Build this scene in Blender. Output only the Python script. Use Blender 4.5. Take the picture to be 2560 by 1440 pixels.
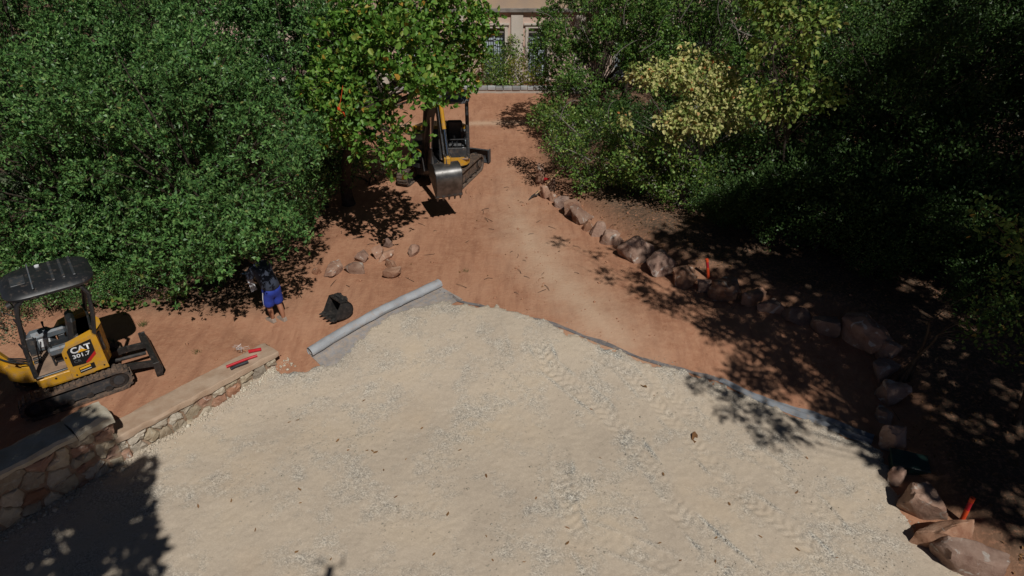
import bpy, bmesh, math, random
import numpy as np
from mathutils import Vector, Matrix, noise as mnoise

for _o in list(bpy.data.objects):
    bpy.data.objects.remove(_o)
scene = bpy.context.scene
C = scene.collection

# ------------------------------------------------------------------ camera, sky, sun, exposure
PITCH = math.radians(31.5)
CAM_H = 7.6
FPX = 1707.0
cam_data = bpy.data.cameras.new('camera')
cam_data.sensor_width = 36.0
cam_data.lens = FPX / 2560.0 * 36.0
cam_data.clip_start = 0.05
cam_data.clip_end = 2000.0
cam = bpy.data.objects.new('camera', cam_data)
C.objects.link(cam)
cam.location = (0, 0, CAM_H)
cam.rotation_euler = (math.pi / 2 - PITCH, 0, 0)
scene.camera = cam

SX, SY = -0.30, 0.72            # shadow offset on the ground per metre of height
sun_pos = Vector((-SX, -SY, 1.0)).normalized()
SUN_EL = math.asin(sun_pos.z)
SUN_AZ = math.atan2(sun_pos.x, sun_pos.y)
world = bpy.data.worlds.new('World')
scene.world = world
world.use_nodes = True
wn = world.node_tree
bg = wn.nodes['Background']
sky = wn.nodes.new('ShaderNodeTexSky')
sky.sky_type = 'NISHITA'
sky.sun_disc = False
sky.sun_elevation = SUN_EL
sky.sun_rotation = SUN_AZ
sky.air_density = 0.28
sky.dust_density = 0.2
sky.ozone_density = 1.0
sky.altitude = 400
wn.links.new(sky.outputs[0], bg.inputs[0])
bg.inputs[1].default_value = 0.05
sl = bpy.data.lights.new('sun', 'SUN')
sl.energy = 5.0
sl.angle = math.radians(0.53)
sl.color = (1.0, 0.97, 0.925)
sun = bpy.data.objects.new('sun', sl)
C.objects.link(sun)
sun.rotation_euler = (-sun_pos).to_track_quat('-Z', 'Y').to_euler()
scene.view_settings.view_transform = 'Standard'
scene.view_settings.look = 'None'
scene.view_settings.gamma = 1.0
scene.view_settings.use_curve_mapping = False
scene.view_settings.exposure = -0.6
scene.render.engine = 'CYCLES'
scene.cycles.use_denoising = True
scene.cycles.max_bounces = 5
scene.cycles.diffuse_bounces = 2
scene.cycles.transparent_max_bounces = 6

# ------------------------------------------------------------------ where things stand (surveyed from the camera's pose)
CT, ST = math.cos(PITCH), math.sin(PITCH)

def ray(px, py):
    a = (px - 1280) / FPX; b = -(py - 720) / FPX
    return (a, CT + b * ST, -ST + b * CT)

def sstep(t):
    t = np.clip(t, 0, 1)
    return t * t * (3 - 2 * t)

WA, WB = np.array((-4.29, 10.01)), np.array((-6.14, 7.75))      # front edge of the low wall
WDIR = (WB - WA) / np.linalg.norm(WB - WA)
WN = np.array((-0.774, 0.633))                                   # away from the gravel
BANK = np.array([(2.6, 60.0), (1.1, 30.0), (0.75, 24.0), (0.55, 20.0), (0.85, 18.4), (1.75, 15.9), (2.75, 13.9), (3.4, 13.0), (4.6, 12.0), (5.3, 11.4),
                 (6.15, 10.9), (6.55, 10.3), (6.5, 9.2), (6.0, 7.9), (5.75, 7.0), (5.95, 6.2), (6.2, 5.4), (6.6, 4.0), (7.0, 1.0)])

def bank_dist(x, y):
    """signed distance to the boulder line, positive on the wooded side"""
    x = np.asarray(x, float); y = np.asarray(y, float)
    best = np.full(np.broadcast(x, y).shape, 1e9); sg = np.ones_like(best)
    for i in range(len(BANK) - 1):
        a, b = BANK[i], BANK[i + 1]
        d = b - a
        t = np.clip(((x - a[0]) * d[0] + (y - a[1]) * d[1]) / (d @ d), 0, 1)
        qx = x - (a[0] + t * d[0]); qy = y - (a[1] + t * d[1])
        dd = np.hypot(qx, qy)
        s = np.where(d[0] * qy - d[1] * qx > 0, 1.0, -1.0)
        m = dd < best
        best = np.where(m, dd, best); sg = np.where(m, s, sg)
    return best * sg

def terrain(x, y):
    x = np.asarray(x, float); y = np.asarray(y, float)
    z = -0.40 * sstep((11.6 - y) / 3.2) - 0.10 * sstep((8 - y) / 4)
    # terrace held up by the wall
    d = (x - WA[0]) * WN[0] + (y - WA[1]) * WN[1]
    s = (x - WA[0]) * WDIR[0] + (y - WA[1]) * WDIR[1]
    k = sstep((d - 0.06) / 0.25) * sstep((s + 0.25) / 0.5)
    z = z * (1 - k) + (0.02) * k
    # wooded bank behind the boulders
    bd = bank_dist(x, y)
    z = z + (0.30 * sstep((bd - 0.05) / 0.9) + 0.5 * sstep((bd - 1) / 8)) * sstep((21.5 - y) / 3.5)
    return z

def tz(x, y):
    return float(terrain(x, y))

def gp(px, py, dz=0.0):
    """ground point seen at a photograph position"""
    d = ray(px, py); z = 0.0
    for _ in range(12):
        t = (z + dz - CAM_H) / d[2]
        z = tz(t * d[0], t * d[1])
    return Vector((t * d[0], t * d[1], z + dz))

def at(px, py, Y):
    d = ray(px, py); t = Y / d[1]
    return Vector((t * d[0], Y, CAM_H + t * d[2]))

def scale_at(p):
    return FPX / (p[1] * CT - (p[2] - CAM_H) * ST)

# ------------------------------------------------------------------ materials
def nd(nt, kind, **kw):
    n = nt.nodes.new(kind)
    for k, v in kw.items():
        setattr(n, k, v)
    return n

def ramp(nt, stops):
    n = nt.nodes.new('ShaderNodeValToRGB')
    e = n.color_ramp.elements
    while len(e) < len(stops):
        e.new(0.5)
    for i, (p, c) in enumerate(stops):
        e[i].position = p; e[i].color = (*c, 1)
    return n

def new_mat(name):
    m = bpy.data.materials.new(name); m.use_nodes = True
    nt = m.node_tree
    return m, nt, nt.nodes['Principled BSDF']

def mat(name, c1, c2=None, rough=0.6, metal=0.0, scale=6.0, bump=0.0, bscale=40.0, dirt=None, dirt_amt=0.35, spec=0.5):
    m, nt, b = new_mat(name)
    L = nt.links.new
    tc = nd(nt, 'ShaderNodeTexCoord')
    c2 = c2 or tuple(x * 0.72 for x in c1)
    n1 = nd(nt, 'ShaderNodeTexNoise'); n1.inputs['Scale'].default_value = scale; n1.inputs['Detail'].default_value = 6
    L(tc.outputs['Object'], n1.inputs['Vector'])
    r = ramp(nt, [(0.33, c2), (0.66, c1)]); L(n1.outputs[0], r.inputs[0])
    col = r.outputs[0]
    if dirt:
        n2 = nd(nt, 'ShaderNodeTexNoise'); n2.inputs['Scale'].default_value = scale * 2.3; n2.inputs['Detail'].default_value = 8
        n2.inputs['Roughness'].default_value = 0.7
        L(tc.outputs['Object'], n2.inputs['Vector'])
        mr = nd(nt, 'ShaderNodeMapRange'); mr.inputs[1].default_value = 0.62 - dirt_amt * 0.4; mr.inputs[2].default_value = 0.75
        L(n2.outputs[0], mr.inputs[0])
        mx = nd(nt, 'ShaderNodeMix', data_type='RGBA'); L(mr.outputs[0], mx.inputs[0]); L(col, mx.inputs[6]); mx.inputs[7].default_value = (*dirt, 1)
        col = mx.outputs[2]
        rr = nd(nt, 'ShaderNodeMapRange'); rr.inputs[3].default_value = rough; rr.inputs[4].default_value = 0.9
        L(mr.outputs[0], rr.inputs[0]); L(rr.outputs[0], b.inputs['Roughness'])
    else:
        b.inputs['Roughness'].default_value = rough
    L(col, b.inputs['Base Color'])
    b.inputs['Metallic'].default_value = metal
    b.inputs['Specular IOR Level'].default_value = spec
    if bump:
        n3 = nd(nt, 'ShaderNodeTexNoise'); n3.inputs['Scale'].default_value = bscale; n3.inputs['Detail'].default_value = 8
        L(tc.outputs['Object'], n3.inputs['Vector'])
        bp = nd(nt, 'ShaderNodeBump'); bp.inputs['Strength'].default_value = bump; bp.inputs['Distance'].default_value = 0.02
        L(n3.outputs[0], bp.inputs['Height']); L(bp.outputs[0], b.inputs['Normal'])
    return m

def leaf_mat(name, stops, rough=0.45, trans=0.22, spec=0.22):
    m, nt, b = new_mat(name)
    L = nt.links.new
    g = nd(nt, 'ShaderNodeNewGeometry'); oi = nd(nt, 'ShaderNodeObjectInfo')
    ad = nd(nt, 'ShaderNodeMath', operation='ADD'); L(g.outputs['Random Per Island'], ad.inputs[0]); L(oi.outputs['Random'], ad.inputs[1])
    fr = nd(nt, 'ShaderNodeMath', operation='FRACT'); L(ad.outputs[0], fr.inputs[0])
    tc = nd(nt, 'ShaderNodeTexCoord')
    no = nd(nt, 'ShaderNodeTexNoise'); no.inputs['Scale'].default_value = 1.1; no.inputs['Detail'].default_value = 2
    L(tc.outputs['Object'], no.inputs['Vector'])
    r = ramp(nt, stops); L(fr.outputs[0], r.inputs[0])
    hs = nd(nt, 'ShaderNodeHueSaturation')
    mr = nd(nt, 'ShaderNodeMapRange'); mr.inputs[1].default_value = 0.3; mr.inputs[2].default_value = 0.7; mr.inputs[3].default_value = 0.7; mr.inputs[4].default_value = 1.25
    L(no.outputs[0], mr.inputs[0]); L(mr.outputs[0], hs.inputs['Value']); L(r.outputs[0], hs.inputs['Color'])
    L(hs.outputs[0], b.inputs['Base Color'])
    b.inputs['Roughness'].default_value = rough; b.inputs['Specular IOR Level'].default_value = spec
    tr = nd(nt, 'ShaderNodeBsdfTranslucent'); L(hs.outputs[0], tr.inputs[0])
    mx = nd(nt, 'ShaderNodeMixShader'); mx.inputs[0].default_value = trans
    L(b.outputs[0], mx.inputs[1]); L(tr.outputs[0], mx.inputs[2])
    L(mx.outputs[0], nt.nodes['Material Output'].inputs[0])
    return m

def dirt_mat():
    m, nt, b = new_mat('red_dirt')
    L = nt.links.new
    tc = nd(nt, 'ShaderNodeTexCoord')
    def noise(s, d=8, r=0.6):
        n = nd(nt, 'ShaderNodeTexNoise'); n.inputs['Scale'].default_value = s; n.inputs['Detail'].default_value = d; n.inputs['Roughness'].default_value = r
        L(tc.outputs['Object'], n.inputs['Vector']); return n
    def mix(f, a, c):
        x = nd(nt, 'ShaderNodeMix', data_type='RGBA'); L(f, x.inputs[0])
        for i, v in ((6, a), (7, c)):
            if isinstance(v, tuple): x.inputs[i].default_value = (*v, 1)
            else: L(v, x.inputs[i])
        return x.outputs[2]
    r1 = ramp(nt, [(0.28, (0.265, 0.118, 0.066)), (0.5, (0.385, 0.188, 0.110)), (0.74, (0.46, 0.255, 0.16))]); L(noise(0.55).outputs[0], r1.inputs[0])
    r2 = ramp(nt, [(0.38, (0, 0, 0)), (0.72, (1, 1, 1))]); L(noise(7, 10, 0.7).outputs[0], r2.inputs[0])
    col = mix(r2.outputs[0], r1.outputs[0], (0.46, 0.25, 0.15))
    mp = nd(nt, 'ShaderNodeMapping'); mp.inputs['Scale'].default_value = (3.2, 0.55, 1); mp.inputs['Rotation'].default_value = (0, 0, 0.12); L(tc.outputs['Object'], mp.inputs['Vector'])
    n9 = noise(1.4, 9, 0.68); L(mp.outputs[0], n9.inputs['Vector'])
    r9 = ramp(nt, [(0.46, (0, 0, 0)), (0.66, (0.7, 0.7, 0.7))]); L(n9.outputs[0], r9.inputs[0])
    col = mix(r9.outputs[0], col, (0.285, 0.135, 0.08))
    a = nd(nt, 'ShaderNodeAttribute'); a.attribute_name = 'pale'
    nn = noise(2.2, 8, 0.65)
    mm = nd(nt, 'ShaderNodeMath', operation='MULTIPLY_ADD'); L(nn.outputs[0], mm.inputs[0]); mm.inputs[1].default_value = 1.6; mm.inputs[2].default_value = -0.8
    m2 = nd(nt, 'ShaderNodeMath', operation='ADD', use_clamp=True); L(mm.outputs[0], m2.inputs[0]); L(a.outputs['Fac'], m2.inputs[1])
    m3 = nd(nt, 'ShaderNodeMath', operation='MULTIPLY', use_clamp=True); L(m2.outputs[0], m3.inputs[0]); L(a.outputs['Fac'], m3.inputs[1])
    col = mix(m3.outputs[0], col, (0.51, 0.345, 0.235))
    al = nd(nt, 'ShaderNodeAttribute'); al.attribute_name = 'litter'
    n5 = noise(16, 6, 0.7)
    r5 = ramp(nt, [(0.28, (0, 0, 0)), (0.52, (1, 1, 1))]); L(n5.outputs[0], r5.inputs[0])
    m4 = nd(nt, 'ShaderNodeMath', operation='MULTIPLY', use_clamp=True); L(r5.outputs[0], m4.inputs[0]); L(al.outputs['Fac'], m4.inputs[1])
    col = mix(m4.outputs[0], col, (0.105, 0.072, 0.048))  # leaf litter, its tone set darker to deepen the shade on the bank
    # fine pale grit and dark crumbs
    vo = nd(nt, 'ShaderNodeTexVoronoi'); vo.inputs['Scale'].default_value = 26; L(tc.outputs['Object'], vo.inputs['Vector'])
    r6 = ramp(nt, [(0.0, (1, 1, 1)), (0.13, (0, 0, 0))]); L(vo.outputs['Distance'], r6.inputs[0])
    hv = nd(nt, 'ShaderNodeSeparateColor'); L(vo.outputs['Color'], hv.inputs[0])
    gt = nd(nt, 'ShaderNodeMath', operation='GREATER_THAN'); L(hv.outputs[0], gt.inputs[0]); gt.inputs[1].default_value = 0.72
    m6 = nd(nt, 'ShaderNodeMath', operation='MULTIPLY'); L(gt.outputs[0], m6.inputs[0]); L(r6.outputs[0], m6.inputs[1])
    col = mix(m6.outputs[0], col, (0.5, 0.36, 0.26))
    L(col, b.inputs['Base Color'])
    b.inputs['Roughness'].default_value = 0.95; b.inputs['Specular IOR Level'].default_value = 0.15
    bp = nd(nt, 'ShaderNodeBump'); bp.inputs['Strength'].default_value = 0.7; bp.inputs['Distance'].default_value = 0.03
    L(noise(14, 12, 0.7).outputs[0], bp.inputs['Height']); L(bp.outputs[0], b.inputs['Normal'])
    return m

def gravel_mat():
    m, nt, b = new_mat('pale_gravel')
    L = nt.links.new
    tc = nd(nt, 'ShaderNodeTexCoord')
    def noise(s, d=8, r=0.6):
        n = nd(nt, 'ShaderNodeTexNoise'); n.inputs['Scale'].default_value = s; n.inputs['Detail'].default_value = d; n.inputs['Roughness'].default_value = r
        L(tc.outputs['Object'], n.inputs['Vector']); return n
    r1 = ramp(nt, [(0.3, (0.44, 0.36, 0.275)), (0.5, (0.505, 0.415, 0.315)), (0.72, (0.54, 0.435, 0.315))]); L(noise(0.8, 6).outputs[0], r1.inputs[0])
    vo = nd(nt, 'ShaderNodeTexVoronoi'); vo.inputs['Scale'].default_value = 62; L(tc.outputs['Object'], vo.inputs['Vector'])
    sp = nd(nt, 'ShaderNodeSeparateColor'); L(vo.outputs['Color'], sp.inputs[0])
    r2 = ramp(nt, [(0.0, (0.12, 0.125, 0.125)), (0.3, (0.28, 0.265, 0.235)), (0.6, (0.46, 0.42, 0.35)), (1.0, (0.72, 0.67, 0.57))]); L(sp.outputs[0], r2.inputs[0])
    n2 = noise(1.5, 9, 0.72)
    r3 = ramp(nt, [(0.49, (0.10, 0.10, 0.10)), (0.64, (0.66, 0.66, 0.66))]); L(n2.outputs[0], r3.inputs[0])
    a = nd(nt, 'ShaderNodeAttribute'); a.attribute_name = 'coarse'
    ma = nd(nt, 'ShaderNodeMath', operation='ADD', use_clamp=True); L(r3.outputs[0], ma.inputs[0]); L(a.outputs['Fac'], ma.inputs[1])
    mx = nd(nt, 'ShaderNodeMix', data_type='RGBA'); L(ma.outputs[0], mx.inputs[0]); L(r1.outputs[0], mx.inputs[6]); L(r2.outputs[0], mx.inputs[7])
    # faint ochre clay smears
    r4 = ramp(nt, [(0.55, (0, 0, 0)), (0.75, (0.35, 0.35, 0.35))]); L(noise(0.45, 5).outputs[0], r4.inputs[0])
    m2 = nd(nt, 'ShaderNodeMix', data_type='RGBA'); L(r4.outputs[0], m2.inputs[0]); L(mx.outputs[2], m2.inputs[6]); m2.inputs[7].default_value = (0.55, 0.40, 0.25, 1)
    L(m2.outputs[2], b.inputs['Base Color'])
    b.inputs['Roughness'].default_value = 0.95; b.inputs['Specular IOR Level'].default_value = 0.15
    bp = nd(nt, 'ShaderNodeBump'); bp.inputs['Strength'].default_value = 0.55; bp.inputs['Distance'].default_value = 0.012
    md = nd(nt, 'ShaderNodeMath', operation='MULTIPLY'); L(vo.outputs['Distance'], md.inputs[0]); L(ma.outputs[0], md.inputs[1])
    m3 = nd(nt, 'ShaderNodeMath', operation='MULTIPLY_ADD'); L(md.outputs[0], m3.inputs[0]); m3.inputs[1].default_value = -1.2; L(noise(9, 12, 0.72).outputs[0], m3.inputs[2])
    L(m3.outputs[0], bp.inputs['Height']); L(bp.outputs[0], b.inputs['Normal'])
    return m

def stone_mat(name, c1, c2, c3, vein=(0.55, 0.5, 0.43), bump=0.6):
    m, nt, b = new_mat(name)
    L = nt.links.new
    tc = nd(nt, 'ShaderNodeTexCoord'); oi = nd(nt, 'ShaderNodeObjectInfo')
    off = nd(nt, 'ShaderNodeVectorMath', operation='ADD'); L(tc.outputs['Object'], off.inputs[0])
    sc = nd(nt, 'ShaderNodeMath', operation='MULTIPLY'); L(oi.outputs['Random'], sc.inputs[0]); sc.inputs[1].default_value = 37.0
    L(sc.outputs[0], off.inputs[1])
    n1 = nd(nt, 'ShaderNodeTexNoise'); n1.inputs['Scale'].default_value = 3.5; n1.inputs['Detail'].default_value = 10; n1.inputs['Roughness'].default_value = 0.65
    L(off.outputs[0], n1.inputs['Vector'])
    r = ramp(nt, [(0.3, c1), (0.5, c2), (0.7, c3)]); L(n1.outputs[0], r.inputs[0])
    n2 = nd(nt, 'ShaderNodeTexNoise'); n2.inputs['Scale'].default_value = 5; n2.inputs['Detail'].default_value = 12; n2.inputs['Distortion'].default_value = 1.2
    L(off.outputs[0], n2.inputs['Vector'])
    r2 = ramp(nt, [(0.60, (0, 0, 0)), (0.68, (0.8, 0.8, 0.8))]); L(n2.outputs[0], r2.inputs[0])
    mx = nd(nt, 'ShaderNodeMix', data_type='RGBA'); L(r2.outputs[0], mx.inputs[0]); L(r.outputs[0], mx.inputs[6]); mx.inputs[7].default_value = (*vein, 1)
    hs = nd(nt, 'ShaderNodeHueSaturation'); L(mx.outputs[2], hs.inputs['Color'])
    mr = nd(nt, 'ShaderNodeMapRange'); mr.inputs[3].default_value = 0.7; mr.inputs[4].default_value = 1.2; L(oi.outputs['Random'], mr.inputs[0]); L(mr.outputs[0], hs.inputs['Value'])
    r7 = nd(nt, 'ShaderNodeMath', operation='MULTIPLY'); L(oi.outputs['Random'], r7.inputs[0]); r7.inputs[1].default_value = 7.3
    r8 = nd(nt, 'ShaderNodeMath', operation='FRACT'); L(r7.outputs[0], r8.inputs[0])
    r9 = nd(nt, 'ShaderNodeMapRange'); r9.inputs[3].default_value = 0.75; r9.inputs[4].default_value = 1.1; L(r8.outputs[0], r9.inputs[0]); L(r9.outputs[0], hs.inputs['Saturation'])
    L(hs.outputs[0], b.inputs['Base Color'])
    b.inputs['Roughness'].default_value = 0.9; b.inputs['Specular IOR Level'].default_value = 0.2
    n3 = nd(nt, 'ShaderNodeTexNoise'); n3.inputs['Scale'].default_value = 14; n3.inputs['Detail'].default_value = 12; n3.inputs['Roughness'].default_value = 0.7
    L(off.outputs[0], n3.inputs['Vector'])
    bp = nd(nt, 'ShaderNodeBump'); bp.inputs['Strength'].default_value = bump; bp.inputs['Distance'].default_value = 0.03
    L(n3.outputs[0], bp.inputs['Height']); L(bp.outputs[0], b.inputs['Normal'])
    return m

DUST = (0.30, 0.17, 0.10)
MT = {
 'dirt': dirt_mat(), 'gravel': gravel_mat(),
 'boulder': stone_mat('red_sandstone', (0.20, 0.095, 0.06), (0.33, 0.19, 0.125), (0.42, 0.27, 0.19)),
 'wallstone': stone_mat('wall_stone', (0.34, 0.26, 0.18), (0.48, 0.40, 0.29), (0.57, 0.51, 0.39), vein=(0.6, 0.55, 0.44), bump=1.0),
 'wallstone_red': stone_mat('wall_stone_red', (0.25, 0.12, 0.075), (0.34, 0.19, 0.125), (0.4, 0.25, 0.17)),
 'mortar': mat('mortar', (0.38, 0.27, 0.19), (0.24, 0.155, 0.10), 0.95, scale=9, bump=0.7, bscale=30, spec=0.1),
 'coping': mat('coping_concrete', (0.46, 0.345, 0.25), (0.37, 0.255, 0.175), 0.9, scale=5, bump=0.35, bscale=45, spec=0.15),
 'coping2': mat('coping_pale', (0.50, 0.46, 0.37), (0.40, 0.34, 0.25), 0.9, scale=5, bump=0.4, bscale=30, spec=0.15),
 'pebble': stone_mat('pebbles', (0.34, 0.31, 0.26), (0.46, 0.40, 0.31), (0.58, 0.51, 0.40)),
 'yellow': mat('machine_yellow', (0.62, 0.32, 0.018), (0.52, 0.26, 0.015), 0.42, scale=4, dirt=(0.34, 0.21, 0.10), dirt_amt=0.42),
 'black': mat('black_paint', (0.022, 0.024, 0.026), (0.014, 0.015, 0.017), 0.38, scale=5, dirt=(0.10, 0.075, 0.06), dirt_amt=0.2),
 'charcoal': mat('charcoal_paint', (0.045, 0.05, 0.055), (0.03, 0.034, 0.038), 0.45, scale=5, dirt=(0.16, 0.12, 0.09), dirt_amt=0.3),
 'greyplastic': mat('grey_plastic', (0.13, 0.15, 0.165), (0.09, 0.105, 0.12), 0.5, scale=6, dirt=DUST, dirt_amt=0.2),
 'rubber': mat('dusty_rubber', (0.075, 0.06, 0.05), (0.035, 0.032, 0.03), 0.85, scale=7, dirt=(0.26, 0.165, 0.105), dirt_amt=0.55, bump=0.3),
 'steel': mat('worn_steel', (0.20, 0.195, 0.19), (0.10, 0.095, 0.09), 0.34, metal=0.8, scale=5, dirt=(0.10, 0.08, 0.07), dirt_amt=0.12),
 'darksteel': mat('dark_steel', (0.045, 0.042, 0.04), (0.022, 0.021, 0.02), 0.5, metal=0.3, scale=6, dirt=(0.11, 0.085, 0.07), dirt_amt=0.3),
 'chrome': mat('chrome_rod', (0.75, 0.76, 0.78), (0.6, 0.61, 0.63), 0.18, metal=1.0, scale=4),
 'floor': mat('dusty_mat', (0.34, 0.225, 0.15), (0.2, 0.135, 0.095), 0.95, scale=6, bump=0.3),
 'white': mat('white_sticker', (0.75, 0.76, 0.76), (0.66, 0.67, 0.67), 0.5),
 'decalblack': mat('decal_black', (0.012, 0.012, 0.013), (0.009, 0.009, 0.01), 0.4),
 'decalred': mat('decal_red', (0.5, 0.02, 0.018), (0.42, 0.015, 0.015), 0.4),
 'decalyellow': mat('decal_yellow', (0.8, 0.42, 0.02), (0.75, 0.38, 0.02), 0.4),
 'fabric': mat('grey_geotextile', (0.38, 0.395, 0.41), (0.29, 0.30, 0.315), 0.85, scale=4, dirt=(0.35, 0.26, 0.2), dirt_amt=0.25, bump=0.25, bscale=60),
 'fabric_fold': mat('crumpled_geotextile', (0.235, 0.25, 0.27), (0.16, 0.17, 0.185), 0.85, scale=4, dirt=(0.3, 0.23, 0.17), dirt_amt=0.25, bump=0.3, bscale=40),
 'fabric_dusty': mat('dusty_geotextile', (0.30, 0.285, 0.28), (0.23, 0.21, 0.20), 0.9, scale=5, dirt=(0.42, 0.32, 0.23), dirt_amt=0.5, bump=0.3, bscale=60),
 'fabric_edge': mat('dark_geotextile', (0.17, 0.16, 0.16), (0.11, 0.10, 0.10), 0.9, scale=5, dirt=(0.34, 0.25, 0.18), dirt_amt=0.3),  # darker dusty geotextile for the thin edge strip
 'redtube': mat('red_conduit', (0.55, 0.02, 0.03), (0.45, 0.016, 0.025), 0.45, scale=9),
 'blacktube': mat('black_conduit', (0.03, 0.032, 0.038), (0.02, 0.02, 0.024), 0.5),
 'orange': mat('orange_stake', (0.75, 0.085, 0.02), (0.62, 0.06, 0.015), 0.5, scale=9),
 'wood': mat('tool_handle', (0.52, 0.34, 0.19), (0.42, 0.26, 0.14), 0.7, scale=9),
 'bark': mat('bark', (0.085, 0.068, 0.052), (0.045, 0.035, 0.027), 0.95, scale=8, bump=0.8, bscale=25, spec=0.1),
 'palebark': mat('pale_bark', (0.24, 0.22, 0.19), (0.15, 0.135, 0.115), 0.95, scale=8, bump=0.5, bscale=25, spec=0.1),
 'plaster': mat('rose_plaster', (0.62, 0.41, 0.33), (0.60, 0.48, 0.40), 0.95, scale=1.3, bump=0.2, bscale=20, dirt=(0.48, 0.42, 0.34), dirt_amt=0.35, spec=0.1),
 'plaster2': mat('cream_plaster', (0.62, 0.56, 0.49), (0.52, 0.46, 0.39), 0.95, scale=1.6, bump=0.2, bscale=20, spec=0.1),
 'plaster3': mat('ochre_plaster', (0.52, 0.38, 0.26), (0.45, 0.34, 0.26), 0.95, scale=1.3, bump=0.2, bscale=20, spec=0.1),
 'cornice': mat('weathered_cornice', (0.27, 0.245, 0.22), (0.16, 0.145, 0.13), 0.95, scale=4, bump=0.3),
 'winframe': mat('pale_blue_joinery', (0.50, 0.57, 0.62), (0.43, 0.50, 0.55), 0.6),
 'iron': mat('wrought_iron', (0.03, 0.035, 0.04), (0.02, 0.023, 0.027), 0.5),
 'glass': mat('window_glass', (0.16, 0.21, 0.25), (0.10, 0.14, 0.17), 0.08, scale=1.5, spec=0.8),
 'kerb': stone_mat('kerb_stone', (0.24, 0.255, 0.26), (0.32, 0.325, 0.32), (0.4, 0.39, 0.365), vein=(0.42, 0.4, 0.37), bump=0.3),
 'kerb_base': mat('kerb_concrete', (0.45, 0.40, 0.34), (0.38, 0.33, 0.28), 0.95, scale=4, bump=0.3),
 'rooftile': mat('roof_tiles', (0.36, 0.16, 0.09), (0.26, 0.11, 0.06), 0.9, scale=5, bump=0.4),
 'skin': mat('skin', (0.36, 0.165, 0.095), (0.31, 0.135, 0.075), 0.55, scale=10),
 'hair': mat('dark_hair', (0.012, 0.010, 0.009), (0.008, 0.007, 0.006), 0.6, scale=20),
 'shirt': mat('navy_shirt', (0.030, 0.038, 0.060), (0.022, 0.028, 0.045), 0.9, scale=7, bump=0.3, bscale=15),
 'shorts': mat('blue_shorts', (0.018, 0.045, 0.32), (0.013, 0.033, 0.25), 0.8, scale=7, bump=0.3, bscale=15),
 'shoe': mat('dusty_shoe', (0.40, 0.33, 0.27), (0.30, 0.24, 0.19), 0.9, scale=12),
 'paper': mat('paper', (0.75, 0.76, 0.78), (0.70, 0.71, 0.74), 0.8),
 'bluebag': mat('blue_print', (0.13, 0.25, 0.42), (0.06, 0.12, 0.24), 0.5, scale=18),
 'greenbox': mat('dark_green_plastic', (0.018, 0.05, 0.042), (0.013, 0.036, 0.03), 0.4, dirt=(0.08, 0.06, 0.045), dirt_amt=0.15),
 'blueplastic': mat('blue_plastic', (0.06, 0.22, 0.5), (0.05, 0.18, 0.42), 0.45),
 'clear': mat('clear_wire', (0.62, 0.58, 0.56), (0.5, 0.46, 0.44), 0.35),
 'deadleaf': leaf_mat('dead_leaf', [(0.0, (0.16, 0.075, 0.03)), (0.5, (0.24, 0.13, 0.05)), (1.0, (0.30, 0.16, 0.08))], 0.7, 0.1),
 'evergreen': leaf_mat('evergreen_leaf', [(0.0, (0.036, 0.095, 0.028)), (0.45, (0.086, 0.200, 0.052)), (0.85, (0.155, 0.290, 0.078)), (0.995, (0.22, 0.33, 0.11)), (1.0, (0.33, 0.19, 0.06))], 0.42, 0.2, 0.3),
 'olive': leaf_mat('grey_green_leaf', [(0.0, (0.055, 0.085, 0.045)), (0.5, (0.105, 0.14, 0.075)), (1.0, (0.17, 0.195, 0.12))], 0.55, 0.18),
 'oak': leaf_mat('oak_leaf', [(0.0, (0.060, 0.155, 0.020)), (0.4, (0.115, 0.25, 0.034)), (0.85, (0.20, 0.35, 0.06)), (0.965, (0.32, 0.36, 0.06)), (1.0, (0.55, 0.30, 0.05))], 0.45, 0.3, 0.35),
 'laurel': leaf_mat('laurel_leaf', [(0.0, (0.045, 0.115, 0.025)), (0.5, (0.105, 0.215, 0.042)), (0.9, (0.19, 0.30, 0.06)), (1.0, (0.26, 0.33, 0.08))], 0.42, 0.2, 0.3),
 'redbud': leaf_mat('yellowing_leaf', [(0.0, (0.14, 0.22, 0.05)), (0.22, (0.30, 0.36, 0.10)), (0.55, (0.50, 0.50, 0.19)), (0.95, (0.64, 0.57, 0.25)), (1.0, (0.50, 0.17, 0.05))], 0.55, 0.3),
 'redbud_green': leaf_mat('light_green_leaf', [(0.0, (0.09, 0.17, 0.03)), (0.5, (0.20, 0.28, 0.06)), (0.9, (0.34, 0.38, 0.10)), (1.0, (0.44, 0.40, 0.14))], 0.5, 0.3),
 'privet': leaf_mat('privet_leaf', [(0.0, (0.07, 0.15, 0.028)), (0.5, (0.14, 0.25, 0.05)), (0.9, (0.25, 0.34, 0.075)), (1.0, (0.33, 0.36, 0.10))], 0.42, 0.25, 0.35),
 'round': leaf_mat('round_leaf', [(0.0, (0.06, 0.13, 0.03)), (0.5, (0.10, 0.19, 0.045)), (0.92, (0.16, 0.25, 0.06)), (1.0, (0.4, 0.27, 0.06))], 0.45, 0.3),
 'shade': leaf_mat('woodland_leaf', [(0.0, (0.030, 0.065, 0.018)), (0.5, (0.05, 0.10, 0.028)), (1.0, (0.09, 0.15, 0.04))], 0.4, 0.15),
 'yellowbush': leaf_mat('yellow_green_leaf', [(0.0, (0.12, 0.16, 0.02)), (0.5, (0.24, 0.26, 0.03)), (1.0, (0.38, 0.34, 0.045))], 0.5, 0.3),
 'grass': leaf_mat('dry_grass', [(0.0, (0.05, 0.09, 0.02)), (0.6, (0.11, 0.15, 0.04)), (1.0, (0.24, 0.2, 0.09))], 0.7, 0.2),
}

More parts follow.
